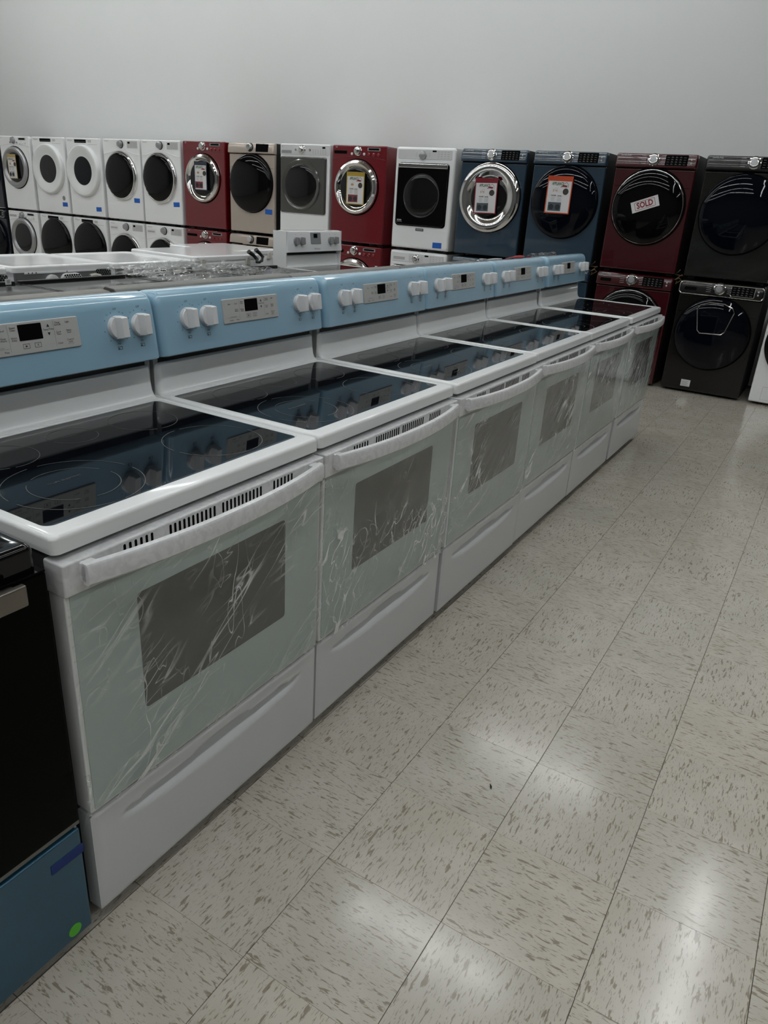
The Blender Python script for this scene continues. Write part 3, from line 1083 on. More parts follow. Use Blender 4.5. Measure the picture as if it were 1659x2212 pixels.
# white range with grey knobs, facing the camera side
o = empty('white_range', (4.190, 2.27, 0))
tag(o, 'white electric range with grey knobs and small grey clock panel', 'range')
D2 = RANGE
for n, me in (('body', D2['body'][0]), ('cooktop_frame', D2['cooktop_frame'][0]), ('cooktop_glass', D2['cooktop_glass'][0]), ('upstand', D2['upstand'][0]), ('rear_riser', D2['rear_riser'][0]), ('oven_door', D2['oven_door'][0]), ('storage_drawer', D2['storage_drawer'][0])):
    c = bpy.data.objects.new(n, me)
    COL.objects.link(c)
    c.parent = o
    if n == 'oven_door':
        DOORW = c
for n in ('door_window', 'door_handle'):
    c = bpy.data.objects.new(n, D2[n][0])
    COL.objects.link(c)
    c.parent = DOORW
for a_ in (0.0, W - 0.012):
    MB().box(a_ + (-0.003 if a_ == 0 else 0.003), a_ + (0.009 if a_ == 0 else 0.015), 0.55, 0.68, 0.885, 1.19).build('side_panel', WHITE, o)
prof = [(0.540, 1.030), (0.5345, 1.0335), (0.5345, 1.038), (0.545, 1.118), (0.5525, 1.176), (0.558, 1.188), (0.570, 1.193), (0.60, 1.193), (0.634, 1.193), (0.634, 1.030)]
cp = MB().prism(prof, 0.0, W, 0.012, 0.008, 1.15).build('control_panel', WHITE_DIM, o)
M = face_matrix()
MB(M).plate(0.312, 0.452, 0.058, 0.146, -0.003, 0.003, 0.006, 0.002, 3).build('clock_panel', mat('grey_clock_panel', (0.26, 0.27, 0.28), 0.4), cp)
MB(M).plate(0.352, 0.404, 0.104, 0.136, -0.0036, 0.0, 0.001, 0.0003, 1).build('display', VOID, cp)
KG = mat('grey_knob', (0.25, 0.255, 0.26), 0.35)
for kx in (0.115, 0.190, 0.585, 0.660):
    knob_mesh(KG, 0.030, M @ Matrix.Translation((kx, 0, 0.082))).build('knob', KG, cp)
t = MB(M)
t.text('Whirlpool', 0.395, 0.020, -0.0008, 0.022)
for kx in (0.115, 0.190, 0.585, 0.660):
    t.text('OFF', kx, 0.13, -0.0008, 0.009)
t.build('printed_legend', INK_GREY, cp, smooth=False)

# crumpled film thrown over the slide-in range
from mathutils import noise as mnoise
nx, ny = 90, 60
vs, fs = [], []
for j in range(ny + 1):
    for i in range(nx + 1):
        u, v = i / nx, j / ny
        x = 2.56 + 1.15 * u + 0.10 * (1 - v)
        y = 2.30 + 0.66 * v
        n1 = mnoise.noise(Vector((u * 4 + v * 3, v * 9 - u * 4, 0.4)))
        n2 = mnoise.noise(Vector((u * 9 + v * 8, v * 26 - u * 10, 2.4)))
        env = math.sin(math.pi * min(1, max(0, u))) ** 0.5
        z = 0.938 + env * (0.040 * max(0, n1 + 0.25) + 0.022 * abs(n2) + 0.018 * v) + 0.012 * abs(n2)
        if v > 0.94:
            z += 0.02
        vs.append((x, y, z))
for j in range(ny):
    for i in range(nx):
        a = j * (nx + 1) + i
        fs.append((a, a + 1, a + nx + 2, a + nx + 1))
o = MB().add(vs, fs).build('plastic_sheet', FILM_LOOSE, angle=70)
tag(o, 'crumpled sheet of clear film thrown over a black slide-in range', 'plastic sheet')


def washer_back(x, w, label, style, ztop):
    y0 = 3.06
    o = empty('washing_machine', (x, y0, 0))
    tag(o, label, 'washer', 'white washers standing with their backs to the ranges')
    MB().box(0.012, w - 0.012, 0.012, 0.66, 0.02, ztop - 0.035).build('cabinet', WHITE_DIM, o)
    b = MB()
    zt = ztop
    k = 6
    ls = [[(a, y, zt - 0.036) for a, y in rr(0.003, w - 0.003, 0.003, 0.69, 0.03, k)], [(a, y, zt - 0.012) for a, y in rr(0, w, 0, 0.69, 0.035, k)]]
    for a_ in (30, 60, 90):
        d = 0.012 * (1 - math.cos(R(a_)))
        ls.append([(a, y, zt - 0.012 + 0.012 * math.sin(R(a_))) for a, y in rr(d, w - d, d, 0.69 - d, 0.035, k)])
    if style == 'dish':
        ls.append([(a, y, zt) for a, y in rr(0.035, w - 0.035, 0.035, 0.655, 0.06, k)])
        ls.append([(a, y, zt - 0.007) for a, y in rr(0.055, w - 0.055, 0.055, 0.635, 0.06, k)])
        ls.append([(a, y, zt - 0.004) for a, y in rr(0.14, w - 0.14, 0.14, 0.55, 0.10, k)])
    b.loops(ls)
    b.build('top_panel', GLOSS_WHITE, o, angle=50)
    if style == 'dish':
        MB().box(0.045, w - 0.045, 0.004, 0.013, 0.55, zt - 0.036).build('back_panel', GALV, o)
        MB().box(0.075, w - 0.12, 0.001, 0.006, zt - 0.045, zt - 0.035).build('back_rail', WHITE_DIM, o)
        MB().box(0.012, 0.045, 0.0, 0.014, 0.4, zt - 0.036).box(w - 0.045, w - 0.012, 0.0, 0.014, 0.4, zt - 0.046).build('corner_post', WHITE_DIM if False else GALV, o)
        h = MB()
        for r_ in range(6):
            for c_ in range(7):
                cx_ = w - 0.125 + c_ * 0.017 + (r_ % 2) * 0.0085
                cz_ = zt - 0.046 - r_ * 0.011
                if cx_ < w - 0.015:
                    h.lathe([(0.0050, 0.0), (0.0050, -0.0012)], c=(cx_, 0.0, cz_), n=6)
        h.build('vent_holes', VOID, o)
        MB().lathe([(0.045, 0.004), (0.045, -0.012), (0.035, -0.016)], c=(0.25, 0, zt - 0.098), n=24).build('hose_port', WHITE_PART, o)
        g = MB().plate(0.31, 0.46, zt - 0.19, zt - 0.050, -0.012, 0.006, 0.04, 0.006, 3).build('pump_cover', WHITE_PART, o)
        h = MB()
        for r_ in range(4):
            for c_ in range(7):
                h.lathe([(0.0062, 0.0), (0.0062, -0.0012)], c=(0.335 + c_ * 0.0165 + (r_ % 2) * 0.008, -0.0122, zt - 0.062 - r_ * 0.012), n=6)
        h.build('cover_holes', VOID, g)
        MB().tube([(0.52, -0.006, zt - 0.075), (0.56, -0.008, zt - 0.070), (0.60, -0.006, zt - 0.080)], 0.012, 8).build('drain_elbow', CREAM, o)
        h = MB()
        for cx_ in (0.10, 0.125, 0.15, 0.36, w - 0.12, w - 0.09):
            h.lathe([(0.0035, 0.0), (0.0035, -0.002)], c=(cx_, 0.001, zt - 0.040), n=8)
        h.build('screw', BLACK, o)
    else:
        MB().plate(0.006, w - 0.006, 0.3, zt - 0.052, 0.004, 0.02, 0.01, 0.004, 3).build('back_panel', WHITE_DIM, o)
        for cx_ in (0.075, w - 0.16):
            b = MB().add([(cx_ - 0.012, -0.012, zt - 0.022), (cx_ + 0.012, -0.012, zt - 0.022), (cx_ + 0.026, -0.012, zt - 0.075), (cx_ - 0.026, -0.012, zt - 0.075),
                          (cx_ - 0.012, 0.006, zt - 0.022), (cx_ + 0.012, 0.006, zt - 0.022), (cx_ + 0.026, 0.006, zt - 0.075), (cx_ - 0.026, 0.006, zt - 0.075)],
                         [(0, 1, 2, 3), (4, 5, 6, 7), (0, 1, 5, 4), (1, 2, 6, 5), (2, 3, 7, 6), (3, 0, 4, 7)])
            b.build('transit_clip', CREAM, o)
        MB().plate(0.21, 0.34, zt - 0.088, zt - 0.066, 0.002, 0.006, 0.006, 0.001, 2).build('vent_slot', VOID, o)
    return o


washer_back(1.275, 0.70, 'white washer back at the row end, next to the vented one', 'dish', 0.985)
washer_back(1.995, 0.70, 'white washer back with honeycomb vents and dished glossy top', 'dish', 0.987)
washer_back(2.715, 0.70, 'white washer back behind the crumpled film, dished glossy top', 'dish', 0.982)
washer_back(3.435, 0.73, 'white washer back with two cream clips and a dark slot', 'flat', 1.002)
# second file of washers further back, tops only
o = washer_back(4.20, 0.70, 'white washer standing behind the white range with grey knobs', 'flat', 0.99)
o.location.y = 3.45
b = MB()
b.tube([(3.99, 2.92, 0.955), (4.00, 2.96, 0.955), (4.04, 2.99, 0.97), (4.02, 3.01, 1.0), (3.985, 3.02, 1.02), (3.975, 3.02, 1.027)], [0.008, 0.012, 0.014, 0.014, 0.016, 0.018], 9)
b.tube([(4.02, 2.95, 0.955), (4.09, 2.985, 0.96), (4.12, 3.0, 0.985), (4.095, 3.015, 1.015), (4.065, 3.02, 1.035), (4.06, 3.02, 1.04)], [0.008, 0.012, 0.014, 0.014, 0.016, 0.018], 9)
o = b.build('power_cord', RUBBER)
tag(o, 'thick black power cord looped on the white washer back', 'cord')

# ------------------------------------------------------------------ front-loading washers and dryers against the wall
UW, UH, UD = 0.676, 0.978, 0.74
FX = 6.484


def dome(r, y0, y1, n=7):
    """convex disc profile from rim (r, y0) to centre y1"""
    return [(r * math.sin(R(90 * (1 - i / n))), y0 + (y1 - y0) * (1 - math.cos(R(90 * i / n)) ** 1.0) if False else y0 + (y1 - y0) * math.sin(R(90 * i / n))) for i in range(n + 1)]


def unit(name, label, cat, y, z, style, body, side=None, drawer=False, **kw):
    o = empty(name, (FX, y, z), R(-90))
    tag(o, label, cat, 'stacked washers and dryers along the wall')
    side = side or body
    hw = UW / 2
    # cabinet (sides) and front sheet
    MB().box(-hw + 0.003, hw - 0.003, 0.02, UD, 0.022, UH - 0.004).build('cabinet', side, o)
    for fx in (-hw + 0.06, hw - 0.06):
        for fy in (0.06, UD - 0.11):
            MB().box(fx - 0.025, fx + 0.025, fy, fy + 0.05, 0.0, 0.022).build('foot', RUBBER, o)
    zd = kw.get('zd', 0.552)
    zp = 0.862
    if style in ('samsung', 'champagne'):
        MB().plate(-hw, hw, 0.022, zp - 0.002, 0.0, 0.03, 0.012, 0.012, 3).build('front_panel', body, o)
        # bulging control panel
        prof = [(-0.012, zp + 0.002), (-0.026, zp + 0.006), (-0.030, zp + 0.016), (-0.022, UH - 0.030), (-0.012, UH - 0.012), (0.004, UH - 0.002), (0.03, UH), (0.03, zp + 0.002)]
        pan = MB().prism(prof, -hw - 0.004, hw + 0.004, 0.02, 0.012, UH - 0.04).build('control_panel', body, o)
        ang = math.atan2(0.008, UH - 0.03 - zp - 0.016)
        Mp = Matrix.Translation((0, -0.0305, zp + 0.014)) @ Matrix.Rotation(-ang, 4, 'X')
        kx = kw.get('knob_x', -0.015)
        if style == 'samsung':
            MB(Mp).lathe([(0.050, 0.002), (0.050, -0.004), (0.043, -0.006), (0.040, -0.024), (0.036, -0.028), (0.026, -0.029)], c=(kx, 0, 0.052), n=32).build('dial', CHROME, pan)
            MB(Mp).lathe([(0.027, -0.0285), (0.025, -0.0305), (0.0, -0.031)], c=(kx, 0, 0.052), n=24).build('dial_cap', SILVER, pan)
            MB(Mp).plate(0.082, 0.265, 0.008, 0.090, -0.0022, 0.0015, 0.006, 0.0008, 3).build('display', VOID, pan)
            t = MB(Mp)
            for side_ in (-1, 1):
                for i in range(5):
                    xx = kx + side_ * 0.085
                    t.rect(xx - 0.02, xx + 0.018, 0.020 + i * 0.0155, 0.0222 + i * 0.0155, -0.0012)
            t.text('SAMSUNG', -0.255, 0.083, -0.0012, 0.021)
            t.rect(0.288, 0.300, 0.052, 0.064, -0.0012)
            t.rect(0.288, 0.300, 0.026, 0.040, -0.0012)
            t.build('printed_legend', INK_LIGHT, pan, smooth=False)
            t = MB(Mp)
            for a in range(4):
                for b_ in range(5):
                    t.rect(0.094 + b_ * 0.034, 0.114 + b_ * 0.034, 0.018 + a * 0.018, 0.0195 + a * 0.018, -0.0032)
                    if b_ in (1, 2, 3):
                        t.rect(0.098 + b_ * 0.034, 0.108 + b_ * 0.034, 0.023 + a * 0.018, 0.0245 + a * 0.018, -0.0032)
            t.build('display_print', INK_GREY, pan, smooth=False)
            if kw.get('chrome_panel'):
                ls = [[(x, -0.033, z_) for x, z_ in rr(-hw - 0.005, hw + 0.005, zp + 0.001, UH - 0.008, 0.03, 5)],
                      [(x, -0.035, z_) for x, z_ in rr(-hw - 0.002, hw + 0.002, zp + 0.004, UH - 0.011, 0.028, 5)],
                      [(x, -0.033, z_) for x, z_ in rr(-hw + 0.002, hw - 0.002, zp + 0.008, UH - 0.015, 0.025, 5)]]
                MB().loops(ls, False, False).build('panel_trim', CHROME, pan)
                ls = [[(x, -0.003, z_) for x, z_ in rr(0.078, 0.269, 0.004, 0.094, 0.006, 3)], [(x, -0.0045, z_) for x, z_ in rr(0.080, 0.267, 0.006, 0.092, 0.005, 3)], [(x, -0.003, z_) for x, z_ in rr(0.082, 0.265, 0.008, 0.090, 0.004, 3)]]
                MB(Mp).loops(ls, False, False).build('display_trim', CHROME, pan)
            if drawer:
                MB(Mp).plate(-0.30, -0.20, 0.020, 0.048, -0.0015, 0.002, 0.008, 0.0006, 3).build('drawer_pull', VOID, pan)
        else:
            MB(Mp).lathe([(0.040, 0.002), (0.040, -0.012), (0.034, -0.026), (0.026, -0.028)], c=(-0.005, 0, 0.052), n=28).build('dial', CHROME, pan)
            MB(Mp).lathe([(0.046, 0.002), (0.046, -0.003)], c=(0.002, 0, 0.050), n=28).build('dial_collar', BLACK, pan)
            MB(Mp).plate(0.085, 0.265, 0.006, 0.088, -0.0022, 0.0015, 0.004, 0.0008, 3).build('display', VOID, pan)
            t = MB(Mp)
            t.text('SAMSUNG', -0.255, 0.083, -0.0012, 0.021)
            t.rect(-0.07, -0.0685, 0.0, 0.1, -0.0012)
            for i in range(5):
                t.rect(-0.10 + 0.0, -0.075, 0.020 + i * 0.0155, 0.0215 + i * 0.0155, -0.0012)
            t.build('printed_legend', INK_GREY, pan, smooth=False)
            if drawer:
                MB(Mp).box(-hw + 0.01, -0.13, -0.002, 0.004, -0.012, 0.0).build('drawer_pull', VOID, pan)
        dr = kw.get('door', 'dark')
        c0 = (0.0, 0.0, zd)
        MB().lathe([(0.318, 0.004), (0.318, -0.004), (0.312, -0.006)], c=c0, n=56).build('door_gap', VOID, o)
        if dr == 'chrome':
            d_ = MB().lathe([(0.313, 0.0), (0.313, -0.030), (0.300, -0.046), (0.270, -0.054), (0.235, -0.046), (0.205, -0.034), (0.188, -0.030)], c=c0, n=64).build('door', CHROME, o)
            MB().lathe([(0.190, -0.028)] + [(r_, y_) for r_, y_ in dome(0.189, -0.029, -0.044)], c=c0, n=48).build('door_glass', DRUM_GLASS, d_)
        elif dr == 'edge':
            d_ = MB().lathe([(0.306, 0.0), (0.306, -0.026), (0.301, -0.034), (0.294, -0.036)], c=c0, n=64).build('door', CHROME, o)
            MB().lathe([(0.297, -0.030), (0.296, -0.040), (0.285, -0.052), (0.24, -0.066), (0.17, -0.074), (0.08, -0.077), (0.0, -0.078)], c=c0, n=64).build('door_glass', DOOR_GLASS, d_)
        elif dr == 'addwash':
            d_ = MB().lathe([(0.306, 0.0), (0.306, -0.034), (0.297, -0.046), (0.26, -0.062), (0.18, -0.076), (0.08, -0.082), (0.0, -0.083)], c=c0, n=64).build('door', DOOR_NAVY, o)
            pts = [(-0.135, 0.24), (-0.06, 0.268), (0.06, 0.268), (0.135, 0.235), (0.150, 0.20), (0.105, 0.035), (0.085, 0.015), (-0.09, 0.008), (-0.112, 0.03), (-0.150, 0.20)]
            path = [(px_, -0.086 + 0.30 * (px_ ** 2 + (pz_) ** 2) * 0.9, zd + pz_) for px_, pz_ in pts]
            path.append(path[0])
            MB().tube(path, 0.0048, 7).build('hatch_trim', CHROME, d_)
        else:
            d_ = MB().lathe([(0.310, 0.0), (0.310, -0.030), (0.302, -0.044), (0.27, -0.060), (0.19, -0.074), (0.09, -0.080), (0.0, -0.081)], c=c0, n=64).build('door', kw.get('glass', DOOR_NAVY), o)
        MB().box(-hw + 0.02, hw - 0.02, -0.0005, 0.01, 0.715, 0.717).build('panel_seam', VOID, o)
        if kw.get('hatch'):
            MB().plate(-0.20, -0.02, 0.04, 0.20, -0.0012, 0.004, 0.004, 0.0008, 2).build('filter_hatch', body, o)
            c = MB().plate(-0.165, -0.085, 0.058, 0.118, -0.0022, 0.0, 0.001, 0.0003, 1).build('data_label', PAPER, o)
            t = MB()
            for i in range(5):
                t.rect(-0.158, -0.10 - 0.01 * (i % 2), 0.066 + i * 0.009, 0.069 + i * 0.009, -0.0026)
            t.build('label_print', INK_GREY, o, smooth=False)
    elif style == 'lg':
        MB().plate(-hw, hw, 0.022, UH, 0.0, 0.03, 0.014, 0.012, 3).build('front_panel', body, o)
        # arched seam below the controls
        pth = [(-hw + 0.01 + (UW - 0.02) * i / 16, -0.0006, 0.845 + 0.03 * (1 - (2 * i / 16 - 1) ** 2)) for i in range(17)]
        MB().tube(pth, 0.0016, 5).build('panel_seam', kw.get('seam', SIDE_GREY), o)
        k_ = kw.get('dial', SILVER)
        MB().lathe([(0.047, 0.002), (0.047, -0.006), (0.040, -0.010), (0.036, -0.030), (0.030, -0.034), (0.0, -0.034)], c=(-0.01, 0, 0.925), n=30).build('dial', k_, o)
        MB().plate(0.105, 0.265, 0.928, 0.958, -0.003, 0.002, 0.006, 0.001, 3).build('display', SILVER, o)
        MB().plate(0.120, 0.250, 0.934, 0.953, -0.0038, 0.0, 0.004, 0.0005, 2).build('display_window', VOID, o)
        for bx in (0.125, 0.185, 0.245):
            MB().lathe([(0.017, 0.002), (0.017, -0.006), (0.012, -0.009), (0.0, -0.009)], c=(bx, 0, 0.893), n=18).build('button', kw.get('button', WHITE_PART), o)
        for bx in (-0.085, 0.068):
            MB().lathe([(0.013, 0.002), (0.013, -0.007), (0.008, -0.009), (0.0, -0.009)], c=(bx, 0, 0.897), n=16).build('button', kw.get('button2', SILVER), o)
        t = MB()
        t.text('LG', -0.285, 0.958, -0.0008, 0.022)
        t.build('printed_legend', kw.get('ink', INK), o, smooth=False)
        if drawer:
            MB().plate(-0.315, -0.15, 0.895, 0.925, -0.0015, 0.002, 0.006, 0.0006, 3).build('drawer_pull', kw.get('pull', SIDE_GREY), o)
        ring = kw.get('ring', CHROME)
        c0 = (-0.01, 0.0, kw.get('zd', 0.575))
        MB().lathe([(0.278, 0.004), (0.278, -0.004), (0.272, -0.006)], c=c0, n=56).build('door_gap', VOID, o)
        d_ = MB().lathe([(0.268, 0.0), (0.268, -0.026), (0.258, -0.042), (0.236, -0.050), (0.212, -0.040), (0.196, -0.022)], c=c0, n=56).build('door', ring, o)
        MB().lathe([(0.198, -0.020)] + [(r_, y_) for r_, y_ in dome(0.197, -0.021, -0.032)], c=c0, n=44).build('door_glass', DRUM_GLASS, d_)
        if kw.get('card_label'):
            MB().plate(0.27, 0.30, 0.73, 0.79, -0.0012, 0.001, 0.001, 0.0003, 1).build('energy_label', PAPER, o)
    elif style == 'duet':
        MB().plate(-hw, hw, 0.022, UH, 0.0, 0.03, 0.014, 0.014, 3).build('front_panel', body, o)
        pth = [(-hw + 0.008 + (UW - 0.016) * i / 20, -0.0008, 0.80 + 0.055 * math.sin(math.pi * i / 20) ** 2) for i in range(21)]
        MB().tube(pth, 0.0035, 6).build('brow_crease', WHITE_PART, o)
        MB().lathe([(0.044, 0.002), (0.044, -0.006), (0.036, -0.009), (0.033, -0.03), (0.026, -0.033), (0.0, -0.033)], c=(-0.005, 0, 0.918), n=28).build('dial', SILVER, o)
        MB().lathe([(0.048, 0.001), (0.048, -0.003)], c=(0.006, 0, 0.916), n=28).build('dial_shadow_ring', BLACK, o)
        MB().plate(0.12, 0.31, 0.875, 0.955, -0.002, 0.002, 0.006, 0.001, 3).build('key_pad', mat('light_grey_pad', (0.5, 0.5, 0.5), 0.3), o)
        MB().plate(0.135, 0.175, 0.925, 0.948, -0.0028, 0.0, 0.003, 0.0004, 2).build('display', VOID, o)
        t = MB()
        for a in range(4):
            for b_ in range(5):
                t.rect(0.19 + b_ * 0.022, 0.202 + b_ * 0.022, 0.886 + a * 0.016, 0.889 + a * 0.016, -0.0028)
        for i in range(4):
            t.rect(-0.075, -0.055, 0.90 + i * 0.012, 0.902 + i * 0.012, -0.0008)
            t.rect(0.06, 0.08, 0.90 + i * 0.012, 0.902 + i * 0.012, -0.0008)
        t.text('Whirlpool', -0.26, 0.95, -0.0008, 0.02)
        t.build('printed_legend', INK_GREY, o, smooth=False)
        if drawer:
            MB().plate(-0.315, -0.15, 0.86, 0.925, -0.002, 0.002, 0.008, 0.001, 3).build('drawer_front', WHITE_PART, o)
            MB().plate(-0.30, -0.17, 0.885, 0.905, -0.0032, 0.0, 0.006, 0.0006, 3).build('drawer_pull', SIDE_GREY, o)
        c0 = (-0.01, 0.0, kw.get('zd', 0.548))
        d_ = MB().lathe([(0.292, 0.004), (0.292, -0.020), (0.284, -0.034), (0.272, -0.038), (0.262, -0.034)], c=c0, n=60).build('door', CHROME, o)
        MB().lathe([(0.268, -0.030), (0.264, -0.040), (0.24, -0.052), (0.17, -0.062), (0.08, -0.066), (0.0, -0.067)], c=(c0[0] - 0.012, 0, c0[2]), n=56, sx=0.97).build('door_glass', DOOR_GLASS, d_)
    elif style == 'round':
        MB().plate(-hw, hw, 0.022, UH, 0.0, 0.03, 0.016, 0.016, 3).build('front_panel', body, o)
        MB().plate(-0.155, 0.075, 0.918, 0.958, -0.003, 0.002, 0.004, 0.001, 3).build('display', VOID, o)
        t = MB()
        for b_ in range(9):
            t.rect(-0.145 + b_ * 0.024, -0.130 + b_ * 0.024, 0.930, 0.934, -0.0038)
        t.build('display_print', INK_GREY, o, smooth=False)
        MB().plate(0.115, 0.175, 0.925, 0.955, -0.002, 0.002, 0.004, 0.0006, 2).build('start_key', mat('light_grey_pad', (0.5, 0.5, 0.5), 0.3), o)
        t = MB()
        t.text('Whirlpool', -0.245, 0.945, -0.0008, 0.026)
        for b_ in range(7):
            t.rect(0.11 + b_ * 0.026, 0.122 + b_ * 0.026, 0.898, 0.904, -0.0008)
        t.build('printed_legend', INK_GREY, o, smooth=False)
        c0 = (0.0, 0.0, kw.get('zd', 0.58))
        if kw.get('door') == 'black':
            d_ = MB().lathe([(0.318, 0.0), (0.318, -0.028), (0.308, -0.042), (0.27, -0.054), (0.18, -0.064), (0.08, -0.068), (0.0, -0.069)], c=c0, n=60).build('door', DOOR_GLASS, o)
        else:
            d_ = MB().lathe([(0.318, 0.0), (0.318, -0.034), (0.308, -0.048), (0.292, -0.054), (0.245, -0.046), (0.200, -0.034), (0.178, -0.030)], c=c0, n=60).build('door', WHITE, o)
            MB().lathe([(0.180, -0.028)] + [(r_, y_) for r_, y_ in dome(0.179, -0.029, -0.036)], c=c0, n=44).build('door_glass', kw.get('glass', DRUM_GLASS), d_)
    elif style == 'kenmore':
        MB().plate(-hw, hw, 0.022, UH, 0.0, 0.03, 0.014, 0.012, 3).build('front_panel', body, o)
        MB().plate(-hw + 0.006, hw - 0.008, 0.868, UH - 0.012, -0.004, 0.002, 0.008, 0.002, 3).build('control_panel', mat('silver_white_panel', (0.62, 0.62, 0.63), 0.2, coat=0.4), o)
        MB().lathe([(0.046, -0.002), (0.046, -0.008), (0.038, -0.012), (0.034, -0.03), (0.028, -0.034), (0.0, -0.034)], c=(-0.03, 0, 0.918), n=28).build('dial', CHROME, o)
        for bx in (-0.12, 0.075):
            MB().lathe([(0.013, -0.002), (0.013, -0.009), (0.0, -0.010)], c=(bx, 0, 0.918), n=16).build('button', CHROME, o)
        MB().plate(-0.315, -0.175, 0.882, 0.912, -0.0055, 0.0, 0.004, 0.0006, 2).build('drawer_pull', mat('grey_clock_panel', (0.26, 0.27, 0.28), 0.4), o)
        MB().plate(0.24, 0.28, 0.935, 0.952, -0.0055, 0.0, 0.002, 0.0004, 2).build('display', VOID, o)
        t = MB()
        for a in range(4):
            for b_ in range(6):
                t.rect(0.11 + b_ * 0.033, 0.128 + b_ * 0.033, 0.880 + a * 0.013, 0.883 + a * 0.013, -0.0046)
        t.text('K', -0.30, 0.948, -0.0046, 0.034)
        t.build('printed_legend', INK_GREY, o, smooth=False)
        d_ = MB().plate(-0.322, 0.302, 0.275, 0.852, -0.022, 0.004, 0.025, 0.014, 4).build('door', GRAPH, o)
        c0 = (-0.03, -0.02, 0.565)
        MB().lathe([(0.262, 0.004), (0.262, -0.008), (0.252, -0.016), (0.236, -0.014), (0.216, -0.004)], c=c0, n=56).build('door_ring', GRAPH, d_)
        MB().lathe([(0.220, -0.002)] + [(r_, y_) for r_, y_ in dome(0.218, -0.003, -0.022)], c=c0, n=48).build('door_glass', DRUM_GLASS, d_)
    elif style == 'maytag':
        MB().plate(-hw, hw, 0.022, UH, 0.0, 0.03, 0.03, 0.022, 4).build('front_panel', body, o)
        MB().plate(-hw + 0.03, hw - 0.035, 0.868, UH - 0.022, -0.005, 0.002, 0.012, 0.003, 3).build('control_panel', mat('silver_white_panel', (0.62, 0.62, 0.63), 0.2, coat=0.4), o)
        MB().lathe([(0.042, -0.002), (0.042, -0.010), (0.036, -0.014), (0.033, -0.032), (0.027, -0.036), (0.0, -0.036)], c=(-0.02, 0, 0.905), n=28).build('dial', CHROME if drawer else SILVER, o)
        MB().plate(0.085, 0.13, 0.935, 0.95, -0.0062, 0.0, 0.002, 0.0004, 2).build('display', VOID, o)
        t = MB()
        for a in range(4):
            for b_ in range(4):
                t.rect(0.145 + b_ * 0.036, 0.166 + b_ * 0.036, 0.882 + a * 0.018, 0.885 + a * 0.018, -0.0056)
        for i in range(3):
            t.rect(-0.105, -0.08, 0.895 + i * 0.014, 0.897 + i * 0.014, -0.0056)
            t.rect(0.045, 0.065, 0.895 + i * 0.014, 0.897 + i * 0.014, -0.0056)
        t.build('printed_legend', INK_GREY, o, smooth=False)
        if drawer:
            MB().plate(-0.31, -0.10, 0.872, 0.952, -0.0065, 0.0, 0.006, 0.001, 3).build('drawer_front', WHITE_PART, o)
            MB().plate(-0.29, -0.15, 0.885, 0.915, -0.0075, 0.0, 0.005, 0.0006, 3).build('drawer_pull', SIDE_GREY, o)
        MB().plate(-0.300, 0.288, 0.238, 0.835, -0.004, 0.01, 0.035, 0.002, 5).build('door_gap', VOID, o)
        d_ = MB().plate(-0.292, 0.280, 0.245, 0.815, -0.024, 0.004, 0.05, 0.012, 6).build('door', DOOR_GLASS, o)
        MB().plate(-0.285, 0.275, 0.785, 0.828, -0.034, -0.006, 0.006, 0.008, 4).build('door_handle', CHROME, d_)
        MB().lathe([(0.208, -0.022), (0.206, -0.028), (0.198, -0.028), (0.194, -0.024)], c=(0.0, 0, 0.53), n=52).build('porthole_ring', mat('dark_ring', (0.05, 0.05, 0.05), 0.15), d_)
        MB().lathe([(0.195, -0.0235)] + dome(0.194, -0.024, -0.034), c=(0.0, 0, 0.53), n=48).build('porthole_glass', DRUM_GLASS, d_)
        MB().plate(-0.05, 0.045, 0.195, 0.222, -0.003, 0.002, 0.003, 0.001, 2).build('badge', mat('dark_badge', (0.12, 0.12, 0.12), 0.4), o)
        t = MB()
        t.text('MAYTAG', -0.002, 0.2085, -0.0036, 0.018)
        t.build('badge_print', INK_LIGHT, o, smooth=False)
        t = MB()
        for i in range(4):
            t.rect(-0.265 + i * 0.014, -0.255 + i * 0.014, 0.285, 0.298, -0.0246)
        t.rect(-0.268, -0.205, 0.275, 0.278, -0.0246)
        t.build('door_print', INK_LIGHT, d_, smooth=False)
    return o


ZU = 0.985
SEAM_RED = mat('dark_red_seam', (0.06, 0.002, 0.005), 0.4)
RB = mat('red_button', (0.2, 0.008, 0.015), 0.2, coat=0.5)
U = unit
# far end: midnight blue pair
U('clothes_dryer', 'midnight blue dryer stacked past the white dryer with silver door', 'dryer', 10.26, ZU, 'samsung', NIGHT, SIDE_BLACK)
U('washing_machine', 'midnight blue washer under the midnight blue dryer', 'washer', 10.26, 0, 'samsung', NIGHT, SIDE_BLACK, True, chrome_panel=True)
# white pair with silver door ring
U('clothes_dryer', 'white dryer with silver door ring and gold-edged price card', 'dryer', 9.52, ZU, 'lg', WHITE_DIM, WHITE_DIM, ring=SILVER)
U('washing_machine', 'white washer with silver door ring and clear porthole', 'washer', 9.52, 0, 'lg', WHITE_DIM, WHITE_DIM, True, ring=SILVER, zd=0.62)
for i, yy in enumerate((8.785, 8.06)):
    nb = ('next to the dryer with the silver door ring', 'next to the dryers with chrome-edged dark doors')[i]
    U('clothes_dryer', 'white dryer with broad white ring door, ' + nb, 'dryer', yy, ZU, 'round', WHITE_DIM, WHITE_DIM, glass=(DRUM_GLASS, DOOR_NAVY)[i])
    nb = ('next to the washer with the silver ring', 'next to the washers with chrome-edged doors')[i]
    U('washing_machine', 'white washer with big plain black door, ' + nb, 'washer', yy, 0, 'round', WHITE_DIM, WHITE_DIM, door='black', zd=0.61)
